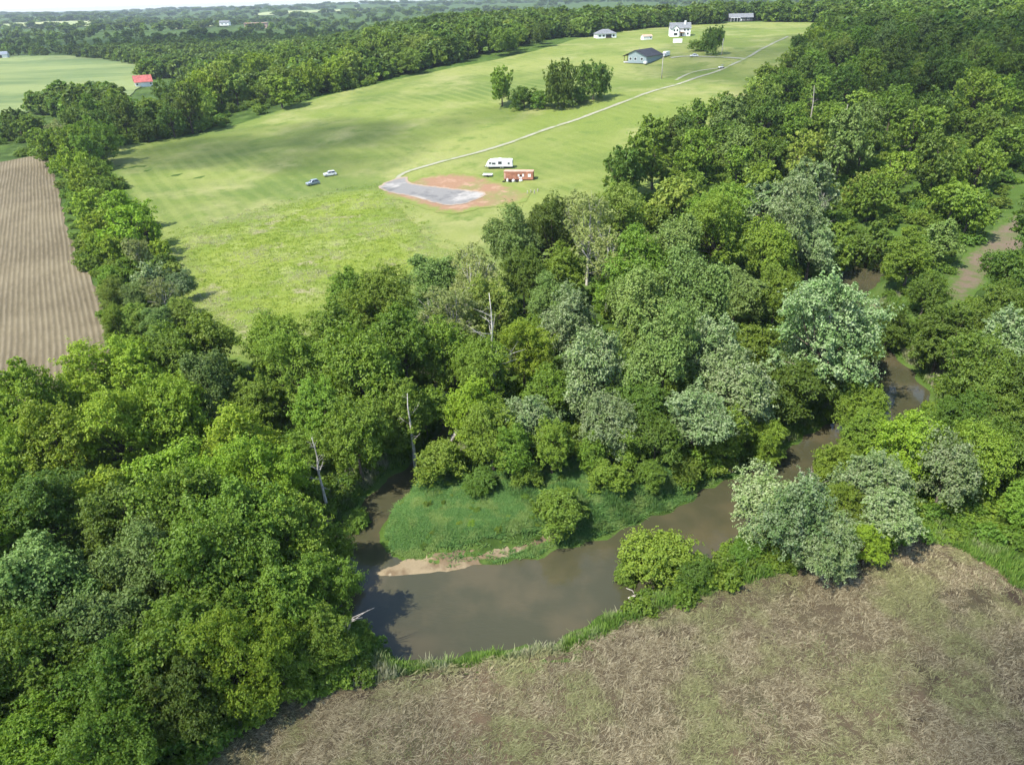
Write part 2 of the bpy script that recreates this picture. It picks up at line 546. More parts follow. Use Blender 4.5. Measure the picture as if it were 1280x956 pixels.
def drape(name, poly, mat, off, grid, step, jit=0.0, seed=1, hf=None):
    hf = hf or height
    ring = subdivide_closed(poly, step, jit, seed)
    xs = [p[0] for p in ring]; ys = [p[1] for p in ring]
    gx, gy = np.meshgrid(np.arange(min(xs), max(xs), grid), np.arange(min(ys), max(ys), grid))
    gx = gx.ravel() + 0.013; gy = gy.ravel() + 0.017
    ins = in_poly(gx, gy, ring)
    pts = [Vector(p) for p in ring] + [Vector((a, b)) for a, b in zip(gx[ins], gy[ins])]
    n = len(ring)
    vs, es, fs, *_ = delaunay_2d_cdt(pts, [], [list(range(n))], 1, 1e-4)
    V = np.array([(v.x, v.y) for v in vs])
    z = hf(V[:, 0], V[:, 1]) + off
    me = np_mesh(name, np.column_stack([V, z]), np.array([f for f in fs if len(f) == 3]), [MATS[mat]], True)
    nz = np.empty(len(me.polygons) * 3)
    me.polygons.foreach_get('normal', nz)
    if nz.reshape(-1, 3)[:, 2].mean() < 0:
        me.flip_normals()
    rg = np.array(ring)
    dist = np.array([np.hypot(rg[:, 0] - a, rg[:, 1] - b).min() for a, b in V])
    dist[:n] = 0.0
    me.attributes.new('edge', 'FLOAT', 'POINT').data.foreach_set('value', dist.astype(np.float32))
    o = obj(name, me)
    o['kind'] = 'structure'
    return o


def ribbon(name, pts, halfw, mat, off, step=3.0, seed=3):
    P = [Vector((*p, 0)) for p in pts]
    line = []
    for i in range(len(P) - 1):
        p0, p1, p2, p3 = P[max(i - 1, 0)], P[i], P[i + 1], P[min(i + 2, len(P) - 1)]
        k = max(1, int((p2 - p1).length / step))
        for j in range(k):
            s = j / k
            line.append(0.5 * ((2 * p1) + (p2 - p0) * s + (2 * p0 - 5 * p1 + 4 * p2 - p3) * s * s + (3 * p1 - p0 - 3 * p2 + p3) * s ** 3))
    line.append(P[-1])
    r = random.Random(seed)
    V, Fc, Ed = [], [], []
    K = 7
    for i, p in enumerate(line):
        d = (line[min(i + 1, len(line) - 1)] - line[max(i - 1, 0)]).normalized()
        nrm = Vector((-d.y, d.x, 0))
        wl_, wr = halfw * r.uniform(0.82, 1.15), halfw * r.uniform(0.82, 1.15)
        for k in range(K):
            s = -wl_ + (wl_ + wr) * k / (K - 1)
            q = p + nrm * s
            V.append((q.x, q.y)); Ed.append(halfw * (1 - abs(2 * k / (K - 1) - 1)))
        if i:
            a, b = (i - 1) * K, i * K
            for k in range(K - 1):
                Fc.append((a + k, b + k, b + k + 1, a + k + 1))
    V = np.array(V)
    z = height(V[:, 0], V[:, 1]) + off
    me = np_mesh(name, np.column_stack([V, z]), np.array(Fc), [MATS[mat]], True)
    nz = np.empty(len(me.polygons) * 3)
    me.polygons.foreach_get('normal', nz)
    if nz.reshape(-1, 3)[:, 2].mean() < 0:
        me.flip_normals()
    me.attributes.new('edge', 'FLOAT', 'POINT').data.foreach_set('value', np.array(Ed, np.float32))
    o = obj(name, me)
    o['kind'] = 'structure'
    return o


# ------------------------------------------------------------------ ground, water, fields
def lines(spec):
    out = []
    for a, b, s in spec:
        out += list(np.arange(a, b, s))
    out.append(spec[-1][1])
    return np.array(out, float)


gx = lines([(-14000, -6000, 2000), (-6000, -2000, 400), (-2000, -800, 100), (-800, -300, 25), (-300, -70, 5), (-70, -30, 2), (-30, 100, 0.9), (100, 150, 2), (150, 400, 6), (400, 1000, 30), (1000, 3000, 200), (3000, 14000, 1600)])
gy = lines([(-300, 20, 40), (20, 32, 3), (32, 112, 0.9), (112, 220, 2.0), (220, 520, 5), (520, 1000, 20), (1000, 3000, 60), (3000, 7000, 250), (7000, 14000, 1000)])
GX, GY = np.meshgrid(gx, gy)
GZ = height(GX.ravel(), GY.ravel())
nx, ny = len(gx), len(gy)
ii = np.arange(ny - 1)[:, None] * nx + np.arange(nx - 1)[None, :]
quads = np.stack([ii, ii + 1, ii + nx + 1, ii + nx], -1).reshape(-1, 4)
ground = obj('ground', np_mesh('ground', np.column_stack([GX.ravel(), GY.ravel(), GZ]), quads, [MATS['forest_floor']], True))
ground['kind'] = 'structure'

wx, wy = np.arange(-40, 150, 1.0), np.arange(35, 220, 1.0)
WX, WY = np.meshgrid(wx, wy)
wd = creek_distance(WX.ravel(), WY.ravel()) < 2.2
nx, ny = len(wx), len(wy)
ii = (np.arange(ny - 1)[:, None] * nx + np.arange(nx - 1)[None, :]).ravel()
wq = np.stack([ii, ii + 1, ii + nx + 1, ii + nx], -1)
wq = wq[wd[wq].any(1)]
water = obj('creek_water', np_mesh('creek_water', np.column_stack([WX.ravel(), WY.ravel(), np.zeros(nx * ny)]), wq, [MATS['silty_water']], True))
water['kind'] = 'structure'

SHEET = {'plowed_field': [[-240.6, 312.6], [-218.5, 311.0], [-206.4, 321.3], [-172.3, 271.8], [-129.1, 201.0], [-102.6, 162.2], [-89.3, 141.8], [-75.2, 115.8], [-78.5, 101.9], [-94.4, 97.6]], 'hay_field': [[-181.5, 327.7], [-162.9, 343.6], [-133.4, 370.6], [-103.9, 422.3], [-71.6, 452.3], [-34.4, 476.4], [6.5, 509.8], [42.4, 561.8], [73.0, 624.8], [167.1, 726.3], [277.6, 702.2], [217.0, 498.0], [148.5, 374.7], [112.0, 322.6], [88.3, 293.2], [62.8, 256.8], [48.8, 215.1], [28.1, 189.8], [8.6, 161.2], [-1.2, 142.2], [-17.4, 146.3], [-34.3, 131.5], [-41.2, 114.1], [-51.8, 114.9], [-67.2, 129.5], [-87.6, 169.7], [-105.2, 202.8], [-137.8, 254.2], [-166.9, 298.1]], 'rough_meadow': [[-96.4, 189.3], [-88.3, 201.9], [-77.1, 219.5], [-62.7, 234.8], [-44.4, 238.5], [-33.3, 215.2], [-20.5, 182.1], [-8.9, 161.2], [-18.3, 156.9], [-35.5, 137.8], [-42.1, 117.5], [-52.9, 118.2], [-67.2, 133.5], [-85.5, 169.6]], 'far_crop_field': [[-716.3, 1033.2], [-593.9, 1007.0], [-481.4, 927.9], [-372.2, 801.2], [-295.8, 622.2], [-264.8, 505.0], [-292.9, 461.3], [-337.5, 453.6]], 'stubble_field': [[-29.2, 35.4], [-25.5, 39.7], [-20.6, 43.3], [-15.4, 44.0], [-8.7, 46.1], [-0.8, 47.9], [7.4, 48.9], [12.8, 51.8], [22.1, 54.9], [29.9, 57.2], [37.8, 58.7], [45.7, 61.6], [50.8, 60.7], [53.5, 56.7], [54.2, 51.7], [52.3, 44.2], [45.8, 34.1], [44.4, 32.2], [2.9, 32.1], [-28.3, 33.1]], 'bare_strip': [[89.5, 132.2], [90.6, 126.6], [106.3, 143.0], [128.7, 161.2], [143.4, 184.2], [128.4, 174.9], [111.3, 159.2], [99.4, 146.3]], 'bare_soil': [[-41.4, 232.9], [-31.6, 247.8], [-20.5, 250.7], [-9.0, 245.2], [1.9, 231.6], [8.2, 223.2], [4.1, 213.8], [-8.2, 210.3], [-17.8, 207.5], [-30.1, 219.8]], 'gravel_pad': [[-43.6, 240.4], [-41.8, 247.4], [-35.4, 250.9], [-32.5, 242.8], [-19.5, 234.6], [-6.7, 225.3], [-16.8, 215.7], [-29.5, 226.6], [-38.2, 233.4]], 'sand_bar': [[-17.8, 61.7], [-14.3, 63.6], [-10.0, 64.5], [-4.6, 65.2], [0.4, 66.1], [7.7, 69.3], [8.5, 68.1], [1.9, 64.9], [-3.6, 62.9], [-7.9, 61.7], [-12.1, 61.0], [-15.9, 60.9]]}
ROAD = {'gravel_driveway': [[-39.5, 243.0], [-36.8, 256.2], [-27.2, 262.9], [-12.6, 272.1], [2.8, 285.1], [19.8, 303.8], [38.4, 320.5], [59.4, 342.7], [83.2, 368.1], [99.8, 387.7], [120.0, 409.0], [140.4, 434.1], [168.1, 483.3], [198.1, 532.3]], 'side_lane': [[136.6, 429.2], [123.9, 440.8], [110.5, 452.7], [99.9, 451.8]], 'field_track': [[120.5, 410.9], [104.3, 406.5], [92.1, 390.2], [88.6, 383.9]]}
rg_ = np.array(subdivide_closed(SHEET['sand_bar'], 0.5))
drape('sand_bar', SHEET['sand_bar'], 'bar_sand', 0.0, 0.5, 0.5, 0.1, 11, lambda x, y: np.maximum(np.array([-0.12 + 0.30 * float(smooth01(0, 1.0, np.hypot(rg_[:, 0] - a, rg_[:, 1] - b).min())) for a, b in zip(x, y)]), np.minimum(height(x, y), 0.9) + 0.04))
for k_, P_ in enumerate([[(-1763.9, 2802.9), (-1591.7, 2863.2), (-1473.0, 2903.5), (-1131.4, 2196.6), (-1248.9, 2197.5), (-1500.7, 2384.6)], [(-798.8, 1897.5), (-845.1, 2267.8), (-713.4, 1927.4), (-712.1, 1709.2)], [(-1089.7, 3561.8), (-903.6, 3937.6), (-638.0, 4029.3), (-602.3, 3798.4), (-782.4, 3403.1), (-985.3, 3268.8)]]):
    drape('distant_field', P_, 'pale_crop', 1.5, 90, 60, 4.0, 30 + k_)
drape('far_crop_field', SHEET['far_crop_field'], 'crop_green', 0.5, 25, 20, 2.0, 2)
drape('hay_field', SHEET['hay_field'], 'hay_grass', 0.10, 6, 4, 0.8, 3)
drape('rough_meadow', SHEET['rough_meadow'], 'meadow_grass', 0.20, 4, 2, 0.8, 4)
drape('plowed_field', SHEET['plowed_field'], 'row_soil', 0.12, 5, 3, 0.5, 5)
drape('stubble_field', SHEET['stubble_field'], 'stubble_soil', 0.06, 1.2, 0.8, 0.25, 6)
drape('bare_strip', SHEET['bare_strip'], 'bare_strip_soil', 0.1, 3, 2, 0.6, 7)
drape('bare_soil', SHEET['bare_soil'], 'red_soil', 0.20, 3, 1.5, 0.8, 8)
drape('gravel_pad', SHEET['gravel_pad'], 'grey_gravel', 0.28, 2, 1.2, 0.35, 9)
ribbon('gravel_driveway', ROAD['gravel_driveway'], 1.35, 'track_gravel', 0.22)
ribbon('side_lane', ROAD['side_lane'], 2.2, 'track_gravel', 0.27, seed=5)
ribbon('field_track', ROAD['field_track'], 1.2, 'track_gravel', 0.25, seed=6)


# ------------------------------------------------------------------ tree building
def crown_mesh(name, seed, D, zc, ax, az, lobes, subs, leaves, leaf, inner=0.15, droop=0.0, spread=0.75, lobe_r=(0.30, 0.44), vmin=-0.75):
    """crown of leaf-sized faces: lobes > clumps > leaves. ax, az: half width and half height of the crown"""
    r = np.random.RandomState(seed)
    L = []
    for k in range(lobes):
        for _ in range(30):
            v = r.normal(size=3)
            v /= np.linalg.norm(v)
            if v[2] > vmin:
                break
        f = spread * r.uniform(0.55, 1.0)
        c = np.array([v[0] * ax * f, v[1] * ax * f, zc + v[2] * az * f])
        L.append((c, ax * r.uniform(*lobe_r)))
    L.append((np.array([0, 0, zc + 0.15 * az]), ax * 0.45))
    tot = np.array([R_ ** 2 for _, R_ in L])
    cs, ns, sc = [], [], []
    for (c, R_), w in zip(L, tot / tot.sum()):
        m = max(4, int(subs * w))
        d = r.normal(size=(m, 3))
        d[:, 2] += 0.35
        d /= np.linalg.norm(d, axis=1)[:, None]
        sub_c = c + d * (R_ * r.uniform(0.7, 1.08, m))[:, None] * np.array([1, 1, 0.85])
        sub_r = R_ * r.uniform(0.16, 0.34, m)
        per = max(3, int(leaves * (1 - inner) / subs))
        dd = r.normal(size=(m, per, 3))
        dd += 0.9 * d[:, None, :]
        dd[:, :, 2] += 0.3
        dd /= np.linalg.norm(dd, axis=2)[:, :, None]
        pos = sub_c[:, None, :] + dd * (sub_r[:, None] * r.uniform(0.4, 1.15, (m, per)))[:, :, None] * np.array([1.1, 1.1, 0.75])
        spray = d * np.array([1.0, 1.0, 0.6]) + r.normal(size=(m, 3)) * 0.45            # twigs reach outward unevenly
        pos = pos + spray[:, None, :] * (sub_r[:, None] * r.uniform(-0.9, 1.5, (m, per)))[:, :, None]
        nrm = dd * 0.7 + d[:, None, :] * 0.25 + np.array([0, 0, 0.45]) + r.normal(size=(m, per, 3)) * 0.42
        cs.append(pos.reshape(-1, 3)); ns.append(nrm.reshape(-1, 3))
        mi = max(2, int(leaves * inner * w))
        di = r.normal(size=(mi, 3)); di /= np.linalg.norm(di, axis=1)[:, None]
        cs.append(c + di * (R_ * 0.8 * r.uniform(0.2, 1, mi) ** 0.5)[:, None]); ns.append(di + r.normal(size=(mi, 3)) * 0.5)
    P = np.concatenate(cs); N = np.concatenate(ns)
    az_ = np.arctan2(P[:, 1], P[:, 0])
    w_ = 1 + 0.13 * np.sin(2 * az_ + r.uniform(0, 6)) + 0.10 * np.sin(3 * az_ + r.uniform(0, 6)) + 0.07 * np.sin(5 * az_ + P[:, 2] * 0.8 + r.uniform(0, 6))
    P[:, :2] *= w_[:, None]
    P[:, 2] += 0.10 * az * np.sin(P[:, 0] / ax * 2.2 + r.uniform(0, 6)) * np.cos(P[:, 1] / ax * 2.0 + r.uniform(0, 6))
    if droop:
        rad = np.hypot(P[:, 0], P[:, 1])
        P[:, 2] -= droop * (rad / ax) ** 2 * az * 0.5
    N /= np.linalg.norm(N, axis=1)[:, None]
    n = len(P)
    A = np.cross(N, r.normal(size=(n, 3)))
    A /= np.linalg.norm(A, axis=1)[:, None]
    B = np.cross(N, A)
    ln = leaf * r.uniform(0.65, 1.35, n)[:, None]
    bend = N * ln * 0.18
    V = np.stack([P - A * ln * 0.5, P + B * ln * 0.33 + bend, P + A * ln * 0.5, P - B * ln * 0.33 + bend], 1).reshape(-1, 3)
    keep = V.reshape(n, 4, 3)[:, :, 2].min(1) > 0.02
    V = V.reshape(n, 4, 3)[keep].reshape(-1, 3)
    n = int(keep.sum())
    F = np.arange(n * 4).reshape(n, 4)
    return np_mesh(name, V, F, [LEAF['G']]), L


def trunk_mesh(name, seed, zc, az, L, r0, n=7, mat=BARK, twigs=0):
    r = random.Random(seed)
    mb = MB()
    top = zc + az * 0.5
    lean = (r.uniform(-.4, .4), r.uniform(-.4, .4))
    pts = [(0, 0, -0.6), (0, 0, 0.05), (lean[0] * .3, lean[1] * .3, zc * 0.5), (lean[0], lean[1], zc), (lean[0] * 1.2, lean[1] * 1.3, top)]
    mb.tube(pts, [r0 * 1.45, r0 * 1.15, r0 * 0.8, r0 * 0.5, r0 * 0.15], n)
    for c, R_ in L[:-1]:
        s = r.uniform(0.45, 0.95)
        z0 = zc * (0.35 + 0.5 * s)
        b = Vector((lean[0] * s * .8, lean[1] * s * .8, z0))
        c = Vector(c)
        m = b.lerp(c, 0.5) + Vector((r.uniform(-.3, .3), r.uniform(-.3, .3), -0.1 * (c - b).length))
        mb.tube([b, m, c], [r0 * 0.42, r0 * 0.26, r0 * 0.08], max(4, n - 2))
        for _ in range(twigs):
            e = c + Vector((r.gauss(0, 1), r.gauss(0, 1), r.gauss(0.5, 0.8))).normalized() * R_ * r.uniform(0.8, 1.25)
            q = m.lerp(c, r.uniform(0.2, 1.0))
            mb.tube([q, q.lerp(e, 0.55) + Vector((r.uniform(-.2, .2), r.uniform(-.2, .2), 0.1)), e], [r0 * 0.13, r0 * 0.09, r0 * 0.03], 4)
    return mb.mesh(name, mat, True)


PROTO = {}     # (shape, detail) -> list of (crown mesh, trunk mesh); made for a 10 m crown


def proto(key, variants):
    PROTO[key] = []
    for k, a in enumerate(variants):
        seed = sum(ord(ch) for ch in key[0] + key[1]) * 7 + k * 31
        twigs = a.pop('twigs', 0)
        bark = a.pop('bark', BARK)
        r0 = a.pop('r0', 0.26)
        me, L = crown_mesh('crown', seed, 10, **a)
        PROTO[key].append((me, trunk_mesh('trunk', seed, a['zc'], a['az'], L, r0, 8 if key[1] == 'hi' else 5, bark, twigs)))


def broad(**k):
    d = dict(zc=6.0, ax=5.0, az=5.2, lobes=40, subs=800, leaves=25000, leaf=0.30, lobe_r=(0.15, 0.33), spread=0.86)
    d.update(k)
    return d


proto(('broad', 'hi'), [broad(), broad(lobes=50, az=5.4, zc=6.4), broad(lobes=30, az=4.6, zc=6.4, lobe_r=(0.14, 0.4)), broad(lobes=44, az=6.2, zc=6.8, spread=0.8), broad(lobes=30, az=5.0, zc=5.8, spread=0.88, lobe_r=(0.18, 0.36), subs=800), broad(lobes=24, az=6.0, zc=6.6, lobe_r=(0.18, 0.44), leaf=0.36, leaves=20000), broad(lobes=34, az=5.6, zc=6.4, spread=0.9, lobe_r=(0.14, 0.34), subs=900, leaf=0.26, leaves=30000)])
proto(('willow', 'hi'), [broad(lobes=15, subs=1200, leaves=26000, leaf=0.27, droop=0.35, az=4.2, zc=6.6), broad(lobes=20, subs=1200, leaves=26000, leaf=0.27, droop=0.25, az=4.6, zc=7.0)])
proto(('sparse', 'hi'), [broad(lobes=20, subs=260, leaves=7000, leaf=0.30, inner=0.03, zc=8.2, az=4.8, twigs=7, bark=PALE_BARK, r0=0.22, lobe_r=(0.22, 0.34)), broad(lobes=16, subs=240, leaves=6500, leaf=0.30, inner=0.03, zc=7.8, az=5.0, twigs=7, bark=PALE_BARK, r0=0.22, lobe_r=(0.22, 0.34))])
proto(('bush', 'hi'), [broad(zc=3.4, az=3.6, lobes=24, subs=620, leaves=17000, leaf=0.34, r0=0.14, lobe_r=(0.24, 0.36)), broad(zc=3.2, az=3.3, lobes=18, subs=620, leaves=17000, leaf=0.34, r0=0.14)])
proto(('broad', 'mid'), [broad(zc=5.2, leaves=5200, subs=240, leaf=0.58), broad(lobes=24, az=5.6, zc=5.6, leaves=5200, subs=240, leaf=0.58), broad(lobes=14, az=4.8, zc=4.8, leaves=5200, subs=220, leaf=0.58), broad(lobes=28, az=5.2, zc=5.0, leaves=5200, subs=260, leaf=0.56, spread=0.82)])
proto(('willow', 'mid'), [broad(lobes=15, subs=420, leaves=6000, leaf=0.5, droop=0.3, zc=6.6)])
proto(('sparse', 'mid'), [broad(lobes=18, subs=200, leaves=3200, leaf=0.5, inner=0.03, zc=8.0, az=4.8, twigs=6, bark=PALE_BARK, r0=0.22, lobe_r=(0.22, 0.34))])
proto(('bush', 'mid'), [broad(zc=3.4, az=3.6, lobes=22, subs=300, leaves=5200, leaf=0.55, r0=0.14, lobe_r=(0.24, 0.36))])
proto(('broad', 'low'), [broad(leaves=420, subs=60, leaf=1.9, zc=5.0, az=5.0), broad(lobes=10, leaves=420, subs=50, leaf=1.9, zc=4.6, az=4.6), broad(lobes=22, leaves=460, subs=60, leaf=1.8, zc=5.4, az=5.4)])

SHAPE = {'M': 'broad', 'G': 'broad', 'K': 'broad', 'S': 'broad', 'W': 'willow', 'F': 'sparse', 'Y': 'broad', 'B': 'bush', 'L': 'bush', 'T': 'bush'}
KINDNAME = {'M': 'broadleaf_tree', 'G': 'broadleaf_tree', 'K': 'broadleaf_tree', 'Y': 'broadleaf_tree', 'S': 'silver_leaved_tree', 'W': 'willow_like_tree', 'F': 'sparse_tree', 'B': 'bush', 'L': 'shrub', 'T': 'broadleaf_tree'}
CAT = {'B': 'bush', 'L': 'shrub'}
